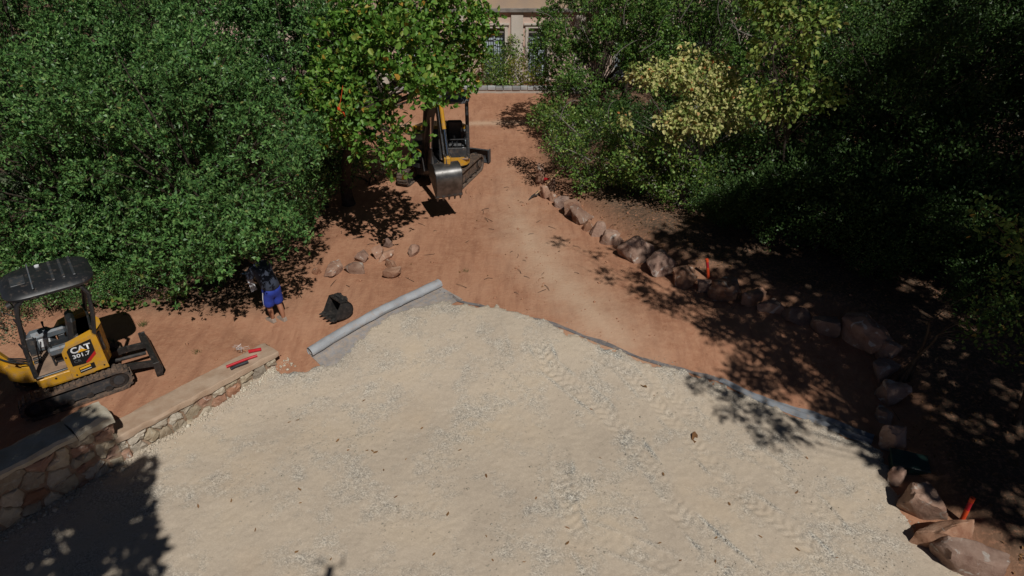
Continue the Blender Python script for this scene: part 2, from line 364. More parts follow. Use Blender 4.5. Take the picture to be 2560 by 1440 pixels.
# ------------------------------------------------------------------ object helpers
def tag(o, label=None, cat=None, group=None, kind=None):
    if label: o['label'] = label
    if cat: o['category'] = cat
    if group: o['group'] = group
    if kind: o['kind'] = kind
    return o

def thing(name, label, cat, loc=(0, 0, 0), rotz=0.0, group=None):
    o = bpy.data.objects.new(name, None)
    o.empty_display_size = 0.2
    C.objects.link(o)
    o.location = loc; o.rotation_euler = (0, 0, rotz)
    return tag(o, label, cat, group)

def link(name, me, m, parent=None, loc=None, rot=None):
    o = bpy.data.objects.new(name, me)
    if m and not me.materials: me.materials.append(MT[m] if isinstance(m, str) else m)
    C.objects.link(o)
    if parent: o.parent = parent
    if loc is not None: o.location = loc
    if rot is not None: o.rotation_euler = rot
    return o

def np_mesh(name, verts, faces_flat, nper, smooth=False):
    """verts (N,3), faces_flat flat loop indices, nper verts per face (int)"""
    me = bpy.data.meshes.new(name)
    verts = np.ascontiguousarray(verts, dtype=np.float32)
    fl = np.ascontiguousarray(faces_flat, dtype=np.int32).ravel()
    nf = len(fl) // nper
    me.vertices.add(len(verts)); me.vertices.foreach_set('co', verts.ravel())
    me.loops.add(len(fl)); me.loops.foreach_set('vertex_index', fl)
    me.polygons.add(nf)
    me.polygons.foreach_set('loop_start', np.arange(nf, dtype=np.int32) * nper)
    me.polygons.foreach_set('loop_total', np.full(nf, nper, dtype=np.int32))
    if smooth: me.polygons.foreach_set('use_smooth', np.ones(nf, dtype=bool))
    me.update(calc_edges=True)
    return me

class MB:
    def __init__(s): s.v = []; s.f = []
    def add(s, vs, fs):
        n = len(s.v); s.v += [tuple(v) for v in vs]; s.f += [tuple(i + n for i in f) for f in fs]; return s
    def box(s, c, d, rot=None, bev=0.0):
        hx, hy, hz = d[0] / 2, d[1] / 2, d[2] / 2
        c = Vector(c)
        b = min(bev, hx * .9, hy * .9, hz * .9)
        R = rot if rot is not None else Matrix.Identity(3)
        if b <= 0:
            vs = [c + R @ Vector((x * hx, y * hy, z * hz)) for x in (-1, 1) for y in (-1, 1) for z in (-1, 1)]
            return s.add(vs, [(0, 1, 3, 2), (4, 6, 7, 5), (0, 4, 5, 1), (2, 3, 7, 6), (0, 2, 6, 4), (1, 5, 7, 3)])
        pts = []
        for x in (-1, 1):
            for y in (-1, 1):
                for z in (-1, 1):
                    for q in ((0, b, b), (b, 0, b), (b, b, 0)):
                        pts.append(c + R @ Vector((x * (hx - q[0]), y * (hy - q[1]), z * (hz - q[2]))))
        return s.hull(pts)
    def hull(s, pts):
        bm = bmesh.new()
        for p in pts: bm.verts.new(p)
        r = bmesh.ops.convex_hull(bm, input=bm.verts)
        bmesh.ops.delete(bm, geom=[v for v in bm.verts if not v.link_faces], context='VERTS')
        bmesh.ops.dissolve_limit(bm, angle_limit=0.01, verts=bm.verts, edges=bm.edges)
        bm.verts.index_update()
        s.add([v.co.copy() for v in bm.verts], [[v.index for v in f.verts] for f in bm.faces])
        bm.free(); return s
    def tube(s, path, r, n=8, cap=True, closed=False):
        path = [Vector(p) for p in path]; m = len(path)
        rad = r if isinstance(r, (list, tuple)) else [r] * m
        base = len(s.v); prev = None
        for i, p in enumerate(path):
            if closed: t = path[(i + 1) % m] - path[i - 1]
            else: t = path[min(i + 1, m - 1)] - path[max(i - 1, 0)]
            t = t.normalized() if t.length > 1e-9 else Vector((0, 0, 1))
            if prev is None:
                a = Vector((0, 0, 1)) if abs(t.z) < .9 else Vector((1, 0, 0))
                u = t.cross(a).normalized()
            else:
                u = (prev - t * prev.dot(t)); u = u.normalized() if u.length > 1e-6 else t.orthogonal().normalized()
            prev = u; w = t.cross(u)
            for k in range(n):
                q = 2 * math.pi * k / n
                s.v.append(tuple(p + (u * math.cos(q) + w * math.sin(q)) * rad[i]))
        for i in range(m if closed else m - 1):
            j = (i + 1) % m
            for k in range(n):
                s.f.append((base + i * n + k, base + i * n + (k + 1) % n, base + j * n + (k + 1) % n, base + j * n + k))
        if cap and not closed:
            s.f.append(tuple(base + k for k in range(n))[::-1])
            s.f.append(tuple(base + (m - 1) * n + k for k in range(n)))
        return s
    def cyl(s, a, b, r, n=16):
        return s.tube([a, b], r, n)
    def prism(s, poly, o, u, w, d):
        """polygon in plane (o;u,w), extruded by vector d"""
        o, u, w, d = Vector(o), Vector(u), Vector(w), Vector(d)
        n = len(poly)
        a = [o + u * p[0] + w * p[1] for p in poly]
        vs = a + [q + d for q in a]
        return s.add(vs, [tuple(range(n)), tuple(range(2 * n - 1, n - 1, -1))] + [(i, i + n, (i + 1) % n + n, (i + 1) % n) for i in range(n)])
    def strip(s, prof, y0, y1, th):
        """open 2-D profile (x,z) swept from y0 to y1 with thickness th"""
        n = len(prof); vs = []
        nor = []
        for i in range(n):
            a = Vector(prof[max(i - 1, 0)]); b = Vector(prof[min(i + 1, n - 1)]); t = (b - a).normalized(); nor.append(Vector((-t.y, t.x)))
        for y in (y0, y1):
            for k in (0, 1):
                for i in range(n):
                    q = Vector(prof[i]) + nor[i] * th * k
                    vs.append((q.x, y, q.y))
        fs = []
        for i in range(n - 1):
            fs += [(i, i + 1, 2 * n + i + 1, 2 * n + i), (n + i, 3 * n + i, 3 * n + i + 1, n + i + 1), (i, n + i, n + i + 1, i + 1), (2 * n + i, 2 * n + i + 1, 3 * n + i + 1, 3 * n + i)]
        fs += [(0, 2 * n, 3 * n, n), (n - 1, 2 * n - 1, 4 * n - 1, 3 * n - 1)]
        return s.add(vs, fs)
    def mesh(s, name, smooth=35):
        me = bpy.data.meshes.new(name)
        me.from_pydata(s.v, [], s.f); me.update()
        bm = bmesh.new(); bm.from_mesh(me); bmesh.ops.recalc_face_normals(bm, faces=bm.faces); bm.to_mesh(me); bm.free()
        if smooth:
            me.polygons.foreach_set('use_smooth', np.ones(len(me.polygons), dtype=bool))
            me.set_sharp_from_angle(angle=math.radians(smooth))
        return me
    def build(s, name, m, parent=None, smooth=35, loc=None, rot=None):
        return link(name, s.mesh(name, smooth), m, parent, loc, rot)

def copy_tree(o, parent=None):
    c = o.copy(); C.objects.link(c)
    if parent: c.parent = parent
    for ch in list(o.children): copy_tree(ch, c)
    return c

def bezier(a, b, c, d, n):
    a, b, c, d = map(Vector, (a, b, c, d)); out = []
    for i in range(n + 1):
        t = i / n; q = 1 - t
        out.append(a * q**3 + b * 3 * q * q * t + c * 3 * q * t * t + d * t**3)
    return out
# ------------------------------------------------------------------ ground
def vnoise(x, y, scale=1.0, seed=0):
    x = np.asarray(x) * scale + seed * 17.31; y = np.asarray(y) * scale + seed * 9.73
    xi = np.floor(x).astype(np.int64); yi = np.floor(y).astype(np.int64)
    fx = x - xi; fy = y - yi
    fx = fx * fx * (3 - 2 * fx); fy = fy * fy * (3 - 2 * fy)
    def h(a, b):
        n = (a * 374761393 + b * 668265263 + seed * 1442695041) & 0xffffffff
        n = ((n ^ (n >> 13)) * 1274126177) & 0xffffffff
        return ((n ^ (n >> 16)) & 0xffff) / 65535.0
    return (h(xi, yi) * (1 - fx) + h(xi + 1, yi) * fx) * (1 - fy) + (h(xi, yi + 1) * (1 - fx) + h(xi + 1, yi + 1) * fx) * fy

def fbm(x, y, scale, seed, oct=4):
    s = 0; a = 0.5
    for o in range(oct):
        s = s + a * (vnoise(x, y, scale * 2**o, seed + o) - 0.5); a *= 0.5
    return s

def grid_mesh(name, xs, ys, zf, keep=None):
    X, Y = np.meshgrid(xs, ys)
    Z = zf(X, Y)
    V = np.stack([X.ravel(), Y.ravel(), Z.ravel()], 1)
    nx, ny = len(xs), len(ys)
    i = np.arange(nx - 1)[None, :] + np.arange(ny - 1)[:, None] * nx
    F = np.stack([i, i + 1, i + 1 + nx, i + nx], -1).reshape(-1, 4)
    if keep is not None:
        k = keep.ravel(); F = F[k[F].all(1)]
        used = np.zeros(len(V), bool); used[F.ravel()] = True
        re = np.cumsum(used) - 1; V = V[used]; F = re[F]
    return np_mesh(name, V, F, 4, smooth=True), V

def poly_line_dist(P, x, y):
    best = np.full(x.shape, 1e9); ss = np.zeros(x.shape); acc = 0.0; sgn = np.zeros(x.shape)
    for i in range(len(P) - 1):
        a, b = np.array(P[i]), np.array(P[i + 1]); d = b - a; l = np.hypot(*d)
        t = np.clip(((x - a[0]) * d[0] + (y - a[1]) * d[1]) / (l * l), 0, 1)
        qx = x - a[0] - t * d[0]; qy = y - a[1] - t * d[1]
        dd = np.hypot(qx, qy); m = dd < best
        best = np.where(m, dd, best); ss = np.where(m, acc + t * l, ss)
        sgn = np.where(m, np.where(d[0] * qy - d[1] * qx > 0, 1.0, -1.0), sgn); acc += l
    return best, ss, sgn

PATH = [(0.1, 27.5), (-0.2, 24.5), (0.0, 21), (-0.1, 18), (0.2, 15.5), (0.8, 13.2), (1.7, 11.3), (2.4, 9.8)]
def axis(lo, hi, fine_lo, fine_hi, step):
    mid = list(np.arange(fine_lo, fine_hi, step)); a = []; s = step; p = mid[0]
    while p > lo: s *= 1.35; p -= s; a.append(p)
    b = []; s = step; p = mid[-1]
    while p < hi: s *= 1.35; p += s; b.append(p)
    return np.array(a[::-1] + mid + b)
def dirt_z(X, Y):
    z = terrain(X, Y) + 0.022 * fbm(X, Y, 1.2, 3) + 0.016 * fbm(X, Y, 5.0, 9)
    bd = bank_dist(X, Y)
    z = z + sstep((bd - 0.2) / 1.0) * (0.14 * fbm(X, Y, 1.6, 21) + 0.06 * fbm(X, Y, 6, 23))
    d, s, g = poly_line_dist(PATH, X, Y)
    for off in (-0.55, 0.5):                       # faint wheel ruts along the drive
        z = z - 0.02 * np.exp(-((d * g - off) / 0.16) ** 2) * (0.6 + 0.8 * fbm(X, Y, 0.8, 5))
    return z
xs = axis(-400, 400, -13, 12, 0.085); ys = axis(-300, 600, 4.5, 29, 0.085)
me, V = grid_mesh('ground', xs, ys, dirt_z)
x, y = V[:, 0], V[:, 1]
d, s, g = poly_line_dist(PATH, x, y)
pale = np.clip(1.0 - d / 1.5, 0, 1) * np.clip((y - 8) / 3, 0.3, 1) * np.clip(1.25 - np.abs(y - 12.5) / 7.5, 0.10, 1) + 0.9 * np.exp(-((y - 23.6 - 0.1 * x) / 0.35) ** 2) * (np.abs(x) < 4)
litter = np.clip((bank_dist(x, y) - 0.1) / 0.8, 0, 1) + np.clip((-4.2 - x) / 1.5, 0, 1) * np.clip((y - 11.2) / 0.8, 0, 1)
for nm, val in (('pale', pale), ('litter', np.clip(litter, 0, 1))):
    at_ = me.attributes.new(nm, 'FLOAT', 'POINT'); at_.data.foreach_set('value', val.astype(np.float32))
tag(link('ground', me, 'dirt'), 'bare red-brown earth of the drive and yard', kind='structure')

GEDGE_PX = [(695, 942), (760, 928), (832, 906), (900, 842), (962, 790), (1030, 768), (1110, 753), (1240, 768), (1370, 808), (1480, 850), (1600, 897),
            (1700, 927), (1800, 957), (1900, 1007), (2050, 1067), (2172, 1116), (2215, 1175), (2268, 1290), (2340, 1380), (2440, 1455)]
GEDGE = [tuple(gp(*p)[:2]) for p in GEDGE_PX]
GPOLY = [(-9.0, 2.0), tuple(WB + WDIR * 4.0 + WN * 0.15), tuple(WA + WN * 0.15)] + GEDGE + [(6.4, 3.5), (6.6, 2.0)]
def poly_sd(P, x, y):
    P = list(P) + [P[0]]
    dd, _, _ = poly_line_dist(P, x, y)
    ins = np.zeros(x.shape, bool)
    for i in range(len(P) - 1):
        (x0, y0), (x1, y1) = P[i], P[i + 1]
        c = ((y0 > y) != (y1 > y))
        xi = (x1 - x0) * (y - y0) / ((y1 - y0) if abs(y1 - y0) > 1e-9 else 1e-9) + x0
        ins ^= c & (x < xi)
    return np.where(ins, dd, -dd)
TRACKS = [([(1335, 830), (1372, 920), (1500, 1020), (1600, 1140), (1700, 1290), (1800, 1385), (1900, 1470)], .17, 1.0),
          ([(1440, 862), (1560, 925), (1640, 1010), (1740, 1120), (1850, 1240), (2000, 1350), (2110, 1450)], .15, .75),
          ([(1400, 1110), (1408, 1230), (1440, 1340), (1500, 1450)], .14, .75),
          ([(1840, 1105), (1960, 1190), (2060, 1290), (2150, 1410)], .14, .6),
          ([(1238, 800), (1262, 900), (1345, 985)], .1, .4), ([(1500, 880), (1640, 960), (1790, 1090)], .12, .6),
          ([(1420, 1320), (1500, 1345), (1640, 1400), (1760, 1450)], .16, .5)]
gx = np.arange(-8.6, 7.4, 0.028); gy = np.arange(3.2, 12.9, 0.028)
X, Y = np.meshgrid(gx, gy)
sd = poly_sd(GPOLY, X, Y)
edge_n = fbm(X, Y, 1.5, 40) * 0.35 + fbm(X, Y, 9, 44) * 0.22
GOFF = -0.05 + 0.085 * sstep((sd + 0.10 + edge_n) / 0.22)
coarse = 0.55 * np.exp(-np.clip(sd, 0, 9) / 0.22) * np.clip(vnoise(X, Y, 1.7, 61) * 1.6 - 0.3, 0, 1)
rel = 0.020 * fbm(X, Y, 1.0, 50) + 0.014 * fbm(X, Y, 6, 55) + 0.010 * (vnoise(X, Y, 22, 58) - .5)
for pp, w, amp in TRACKS:
    P = [tuple(gp(*p)[:2]) for p in pp]
    dd, ss, sg = poly_line_dist(P, X, Y)
    L = ss.max()
    win = np.clip((w - dd) / 0.04, 0, 1) * np.clip(ss / 0.6, 0, 1) * np.clip((L - ss) / 0.5, 0, 1)
    patch = np.clip(vnoise(X, Y, 1.1, 70) * 1.6, 0.45, 1)
    ph = ss + dd * 0.5 + 0.07 * (sg > 0) + 0.11 * fbm(X, Y, 2.2, 77) + 0.05 * fbm(X, Y, 8, 78)
    tread = np.clip(np.sin(2 * math.pi * ph / 0.15) * 1.7, -1, 1)
    rel = rel + amp * patch * win * (0.0105 * tread * np.clip(vnoise(X, Y, 2.4, 79) * 1.6, .35, 1) - 0.011)
    rim = np.exp(-((dd - w - 0.03) / 0.035) ** 2) * np.clip(ss / 0.6, 0, 1) * np.clip((L - ss) / 0.5, 0, 1)
    rel = rel + amp * (.4 + .6 * patch) * rim * 0.018
    coarse = coarse + amp * rim * np.clip(vnoise(X, Y, 3, 81) * 2.0 - 0.7, 0, 1) + 0.35 * amp * win * np.clip(vnoise(X, Y, 5, 82) * 2 - 0.9, 0, 1)
Zg = terrain(X, Y) + GOFF + np.clip((GOFF + 0.05) / 0.085, 0, 1) * rel
keep = (GOFF > -0.045)
me, V = grid_mesh('gravel', gx, gy, lambda a, b: Zg, keep)
cf = coarse.ravel()
used = np.zeros(len(cf), bool)
nx_ = len(gx); ii = (np.arange(nx_ - 1)[None, :] + np.arange(len(gy) - 1)[:, None] * nx_)
Fq = np.stack([ii, ii + 1, ii + 1 + nx_, ii + nx_], -1).reshape(-1, 4); Fq = Fq[keep.ravel()[Fq].all(1)]; used[Fq.ravel()] = True
at_ = me.attributes.new('coarse', 'FLOAT', 'POINT'); at_.data.foreach_set('value', np.clip(cf[used], 0, 1).astype(np.float32))
tag(link('gravel_drive', me, 'gravel'), 'pale beige compacted gravel with tyre tracks', kind='structure')
def gravel_z(x, y):
    i = int(round((y - gy[0]) / 0.028)); j = int(round((x - gx[0]) / 0.028))
    if 0 <= i < len(gy) and 0 <= j < len(gx): return max(float(Zg[i, j]), float(dirt_z(np.array(x), np.array(y))))
    return float(dirt_z(np.array(x), np.array(y)))

# loose stones of the gravel: uncountable, one mesh
rng = np.random.default_rng(5)
def pebble_mesh(name, P, R):
    base = np.array([(1, 0, 0), (-1, 0, 0), (0, 1, 0), (0, -1, 0), (0, 0, .75), (0, 0, -.75)], float)
    fc = np.array([(0, 2, 4), (2, 1, 4), (1, 3, 4), (3, 0, 4), (2, 0, 5), (1, 2, 5), (3, 1, 5), (0, 3, 5)])
    n = len(P); a = rng.uniform(0, 6.28, n); ca, sa = np.cos(a), np.sin(a)
    b = base[None] * (1 + rng.uniform(-.35, .35, (n, 6, 1))) * R[:, None, None]
    V = np.stack([b[..., 0] * ca[:, None] - b[..., 1] * sa[:, None], b[..., 0] * sa[:, None] + b[..., 1] * ca[:, None], b[..., 2]], -1) + P[:, None, :]
    F = fc[None] + (np.arange(n) * 6)[:, None, None]
    return np_mesh(name, V.reshape(-1, 3), F.reshape(-1), 3)
N = 60000
px_ = rng.uniform(gx[2], gx[-3], N); py_ = rng.uniform(gy[2], gy[-3], N)
j = np.round((px_ - gx[0]) / .028).astype(int); i = np.round((py_ - gy[0]) / .028).astype(int)
dens = np.clip(coarse[i, j], 0, 1) * 0.9 + 0.5 * np.clip(vnoise(px_, py_, 1.3, 91) * 2.4 - 1.5, 0, 1) + 0.03 + 0.5 * np.exp(-(sd[i, j] / 0.12) ** 2)
ok = (rng.random(N) < dens) & (sd[i, j] > -0.22)
zz = np.maximum(Zg[i, j], terrain(px_, py_) - 0.01)
P = np.stack([px_, py_, zz], 1)[ok]; R = rng.uniform(0.006, 0.017, ok.sum()) * (1 + (rng.random(ok.sum()) < .04) * .9)
tag(link('loose_gravel', pebble_mesh('loose_gravel', P, R), 'pebble'), 'loose grey and beige stones scattered over the gravel', 'gravel', kind='stuff')

# ------------------------------------------------------------------ left stone walls
def clip_poly(poly, a, b):
    """keep the side of the bisector nearer to a"""
    mx, my = (a[0] + b[0]) / 2, (a[1] + b[1]) / 2; nx, ny = b[0] - a[0], b[1] - a[1]
    out = []; n = len(poly)
    for i in range(n):
        p, q = poly[i], poly[(i + 1) % n]
        dp = (p[0] - mx) * nx + (p[1] - my) * ny; dq = (q[0] - mx) * nx + (q[1] - my) * ny
        if dp <= 0: out.append(p)
        if dp * dq < 0:
            t = dp / (dp - dq); out.append((p[0] + t * (q[0] - p[0]), p[1] + t * (q[1] - p[1])))
    return out

def stone_face(parent, org, u, out, s0, s1, z0, z1, cell, seed, mats):
    """rubble stones of a wall face, each its own part"""
    r = random.Random(seed); u = Vector((*u, 0)); out = Vector((*out, 0)); org = Vector((*org, 0))
    pts = []; tries = 0
    while tries < 4000:
        tries += 1
        p = (r.uniform(s0, s1), r.uniform(z0, z1))
        if all(math.hypot((p[0] - q[0]) * 0.75, (p[1] - q[1]) * 1.2) > cell * r.uniform(.62, 1.1) for q in pts): pts.append(p)
    for p in pts:
        poly = [(s0, z0), (s1, z0), (s1, z1), (s0, z1)]
        for q in pts:
            if q is not p and abs(q[0] - p[0]) < 1.2: poly = clip_poly(poly, p, q)
            if len(poly) < 3: break
        if len(poly) < 3: continue
        cx = sum(q[0] for q in poly) / len(poly); cz = sum(q[1] for q in poly) / len(poly)
        size = math.sqrt(max(1e-6, abs(sum(poly[k][0] * poly[(k + 1) % len(poly)][1] - poly[(k + 1) % len(poly)][0] * poly[k][1] for k in range(len(poly)))) / 2))
        if size < 0.05: continue
        dense = []
        for k in range(len(poly)):
            a, b = poly[k], poly[(k + 1) % len(poly)]
            m = max(1, int(math.hypot(a[0] - b[0], a[1] - b[1]) / 0.06))
            for t in range(m): dense.append((a[0] + (b[0] - a[0]) * t / m, a[1] + (b[1] - a[1]) * t / m))
        jit = [(r.uniform(-.02, .02), r.uniform(-.02, .02)) for _ in dense]
        k0 = max(0.5, 1 - 0.026 / size); k1 = max(.42, 1 - 0.065 / size)
        dep = r.uniform(0.012, 0.065)
        c3 = org + u * cx + Vector((0, 0, cz))
        rings = []
        for kk, dd in ((k0, -0.02), (k0 * .99, dep * .55), (k1, dep)):
            rings.append([u * ((q[0] - cx) * kk + jit[n][0] * kk) + Vector((0, 0, (q[1] - cz) * kk + jit[n][1] * kk)) + out * (dd + (r.uniform(-.022, .014) if dd > 0 else 0)) for n, q in enumerate(dense)])
        n = len(dense); vs = rings[0] + rings[1] + rings[2] + [out * (dep + r.uniform(.0, .02))]
        fs = []
        for a in (0, 1):
            fs += [(a * n + k, a * n + (k + 1) % n, (a + 1) * n + (k + 1) % n, (a + 1) * n + k) for k in range(n)]
        fs += [(2 * n + k, 2 * n + (k + 1) % n, 3 * n) for k in range(n)]
        MB().add(vs, fs).build('stone', r.choice(mats), parent, smooth=22, loc=c3 - parent.location)

def slab(parent, name, m, org, u, n, s0, s1, w0, w1, z0, z1, seed, rough=0.012, rnd=0.05):
    """long coping slab with worn edges; lengthwise rings"""
    u = Vector((*u, 0)); n = Vector((*n, 0)); org = Vector((*org, 0)) - parent.location
    prof = [(w0, z0), (w0 - 0.005, z0 + (z1 - z0) * .6), (w0 + rnd * .4, z1 - .012), (w0 + rnd * 1.4, z1)]
    prof += [(w0 + (w1 - w0) * t, z1) for t in (.35, .5, .65, .8)] + [(w1 - rnd, z1), (w1, z1 - rnd * .6), (w1, z0)]
    k = len(prof); ns = max(2, int((s1 - s0) / 0.07)); vs = []; fs = []
    for i in range(ns + 1):
        s = s0 + (s1 - s0) * i / ns
        e = 0.02 * ((i in (0, ns)))
        for j, (a, b) in enumerate(prof):
            q = mnoise.noise(Vector((s * 5, a * 9, b * 9 + seed))) * rough + mnoise.noise(Vector((s * 17, a * 19, seed))) * rough * .5
            vs.append(org + u * (s + mnoise.noise(Vector((a * 7, b * 7, s + seed))) * .02) + n * (a + q * (1 if j < 4 else .4)) + Vector((0, 0, b + q * .8 - (e if 1 < j < k - 1 else 0))))
    for i in range(ns):
        for j in range(k):
            j2 = (j + 1) % k; fs.append((i * k + j, i * k + j2, (i + 1) * k + j2, (i + 1) * k + j))
    fs += [tuple(range(k)), tuple(ns * k + j for j in range(k))[::-1]]
    return MB().add(vs, fs).build(name, m, parent, smooth=28)

w1 = thing('low_stone_wall', 'low rubble stone wall with flat earth-coloured coping beside the gravel', 'wall', (WA[0], WA[1], -0.4))
slab(w1, 'wall_core', 'mortar', WA, WDIR, WN, 0.03, 2.93, 0.045, 0.38, -0.75, 0.0, 3, 0.02, 0.01)
slab(w1, 'coping', 'coping', WA, WDIR, WN, -0.03, 2.95, 0.0, 0.44, -0.005, 0.10, 8, 0.016, 0.014)
stone_face(w1, WA + WN * 0.05, WDIR, -WN, 0.02, 2.92, -0.62, -0.01, 0.23, 4, ['wallstone', 'wallstone', 'wallstone', 'wallstone_red'])
stone_face(w1, WA + WDIR * 0.035, WN, -WDIR, 0.05, 0.38, -0.5, -0.01, 0.22, 7, ['wallstone', 'wallstone_red'])
WB2 = WA + WDIR * 2.86 - WN * 0.04
w2 = thing('tall_stone_wall', 'taller rubble stone wall in tree shade with pale rounded corner stone', 'wall', (WB2[0], WB2[1], -0.5))
slab(w2, 'wall_core', 'mortar', WB2, WDIR, WN, 0.04, 4.6, 0.05, 0.46, -0.95, 0.47, 13, 0.02, 0.01)
slab(w2, 'coping', 'coping2', WB2, WDIR, WN, 0.5, 4.6, 0.0, 0.52, 0.462, 0.58, 18, 0.02, 0.07)
slab(w2, 'corner_stone', 'coping2', WB2, WDIR, WN, -0.04, 0.49, -0.01, 0.55, 0.43, 0.60, 25, 0.03, 0.10)
stone_face(w2, WB2 + WN * 0.055, WDIR, -WN, 0.03, 4.6, -0.8, 0.44, 0.26, 14, ['wallstone', 'wallstone', 'wallstone_red'])
stone_face(w2, WB2 + WDIR * 0.045, WN, -WDIR, 0.05, 0.46, -0.5, 0.42, 0.24, 17, ['wallstone', 'wallstone', 'wallstone_red'])

# broken stone spilled along the foot of the walls
rng = np.random.default_rng(31)
N = 900; s_ = rng.uniform(-.2, 5.5, N); o_ = np.abs(rng.normal(0, .11, N)) - .03
X_ = WA[0] + WDIR[0] * s_ - WN[0] * o_; Y_ = WA[1] + WDIR[1] * s_ - WN[1] * o_
R_ = rng.uniform(.008, .028, N) * (1 + 1.1 * (rng.random(N) < .08))
Z_ = np.array([gravel_z(a, b) for a, b in zip(X_, Y_)])
tag(link('wall_rubble', pebble_mesh('wall_rubble', np.stack([X_, Y_, Z_ + R_ * .15], 1), R_), 'wallstone'), 'pale broken stone spilled along the foot of the walls', 'rubble', kind='stuff')
# ------------------------------------------------------------------ boulders and rocks
def rock(name, label, loc, size, seed, rotz, m='boulder', group=None, cat='boulder', sub=4, lean=0.0):
    r = random.Random(seed)
    bm = bmesh.new(); bmesh.ops.create_icosphere(bm, subdivisions=sub, radius=1.0)
    planes = []
    for k in range(15):
        n = Vector((r.gauss(0, 1), r.gauss(0, 1), r.gauss(0, .8))).normalized(); planes.append((n, r.uniform(.46, .84)))
    planes += [(Vector((0, 0, 1)), r.uniform(.62, .8)), (Vector((0, 0, -1)), .7)]
    for v in bm.verts:
        p = v.co * 1.12
        for n, d in planes:
            e = p.dot(n) - d
            if e > 0: p = p - n * e * 0.94
        q = p + Vector((seed * 3.1, 0, 0))
        p = p * (1 + 0.09 * mnoise.noise(q * 2.0) + 0.07 * mnoise.noise(q * 4.4) + 0.06 * abs(mnoise.noise(q * 8)) + 0.025 * mnoise.noise(q * 17) + 0.012 * mnoise.noise(q * 34))
        v.co = Vector((p.x * size[0] / 2 * 1.22, p.y * size[1] / 2 * 1.22, p.z * size[2] / 2 * 1.3))
    lo = min(v.co.z for v in bm.verts)
    for v in bm.verts: v.co.z -= lo
    me = bpy.data.meshes.new(name); bm.to_mesh(me); bm.free()
    me.polygons.foreach_set('use_smooth', np.ones(len(me.polygons), dtype=bool)); me.set_sharp_from_angle(angle=math.radians(30))
    o = link(name, me, m, loc=loc, rot=(lean, r.uniform(-.12, .12), rotz))
    return tag(o, label, cat, group)

BO = [(1348, 440, 24, 60, 'tall pale thin boulder at the far end of the row, behind the pickaxe handle'),
 (1377, 462, 22, 46, 'narrow upright boulder just right of the pickaxe handle'),
 (1362, 482, 24, 40, 'brown upright boulder beside the pickaxe head'),
 (1381, 492, 24, 36, 'small grey-brown upright boulder next after the pickaxe'),
 (1402, 508, 44, 34, 'flat whitish boulder in the far part of the row'),
 (1428, 522, 52, 50, 'broad rust-brown boulder beside the flat whitish one'),
 (1449, 542, 50, 50, 'rounded pink boulder in the far part of the row'),
 (1468, 566, 34, 36, 'small squarish dark-faced boulder below the rounded pink one'),
 (1493, 577, 40, 42, 'pale-topped boulder left of the one with the blue scrap'),
 (1522, 598, 46, 42, 'grey-brown boulder with a blue plastic scrap above it'),
 (1548, 604, 28, 26, 'small pale stone wedged beside the largest mid-row slab'),
 (1582, 630, 82, 64, 'wide dark brown slab boulder in branch shadow in mid row'),
 (1650, 662, 68, 74, 'tall blocky boulder with pale top in mid row'),
 (1714, 692, 74, 52, 'dappled rounded boulder left of the red stake'),
 (1766, 716, 50, 44, 'shaded boulder directly in front of the red stake'),
 (1818, 728, 70, 66, 'pink-topped boulder right of the red stake'),
 (1880, 746, 60, 48, 'cracked squat boulder two right of the red stake'),
 (1928, 766, 66, 34, 'low flat boulder before the row turns dark'),
 (1988, 788, 70, 46, 'dark shaded boulder near the bend of the row'),
 (2068, 814, 84, 58, 'shaded boulder just left of the big one at the bend'),
 (2155, 832, 112, 88, 'biggest boulder at the bend of the row with one lit spot'),
 (2208, 880, 56, 56, 'boulder just below the bend with a pale ridge'),
 (2206, 926, 60, 52, 'black shaded boulder below the bend'),
 (2222, 985, 66, 76, 'boulder with lit lumpy top above the fabric end'),
 (2216, 1040, 50, 46, 'small boulder beside the folded fabric end'),
 (2230, 1100, 58, 90, 'tall flat pinkish boulder just above the dark green box'),
 (2238, 1195, 40, 60, 'thin pale upright stone left of the dark green box'),
 (2303, 1258, 105, 104, 'large smooth pink boulder left of the orange stake'),
 (2362, 1342, 150, 112, 'large veined red boulder below the orange stake'),
 (2455, 1410, 180, 100, 'dark red wedge boulder in the bottom right corner')]
for k, (px, py, w, h, lab) in enumerate(BO):
    p = gp(px, py + h * 0.30); s = scale_at(p)
    W = w / s; H_ = h / s / 0.86
    rock('boulder', lab, (p.x, p.y + W * .12, p.z - 0.17), (W * (.94 if py > 1150 else 1.04), W * (.92 if py > 1150 else 1) * random.Random(k).uniform(.6, .85), H_ * (.68 if py > 1150 else .7) + 0.17), 100 + k, random.Random(k + 7).uniform(-.6, .6), group='boulders lining the right side of the drive')
RO = [(907, 645, 42, 30, 'squared pale rock lying left in the loose rock pile'), (941, 632, 32, 34, 'reddish rock half in leaf shadow in the loose pile'),
 (968, 610, 30, 28, 'small rock furthest back in the loose pile'), (1034, 626, 34, 38, 'lone rock on the right of the loose pile'),
 (979, 663, 32, 22, 'small flat rock behind the nearest rock of the pile'), (982, 686, 44, 32, 'round rock nearest the roll in the loose pile'),
 (834, 678, 62, 26, 'long low slab rock half sunk at the left of the pile'), (888, 674, 48, 26, 'flat rock sunk between slab and pile'),
 (965, 642, 46, 20, 'low earth-covered rock in the middle of the pile'), (792, 680, 30, 18, 'half-buried rock at the edge of the tree shadow')]
for k, (px, py, w, h, lab) in enumerate(RO):
    p = gp(px, py + h * .3); s = scale_at(p)
    rock('loose_rock', lab, (p.x, p.y + .05, p.z - 0.05), (w / s, w / s * .7, h / s * .75 + .07), 300 + k, k * 1.3, group='loose rocks on the red earth', cat='rock')

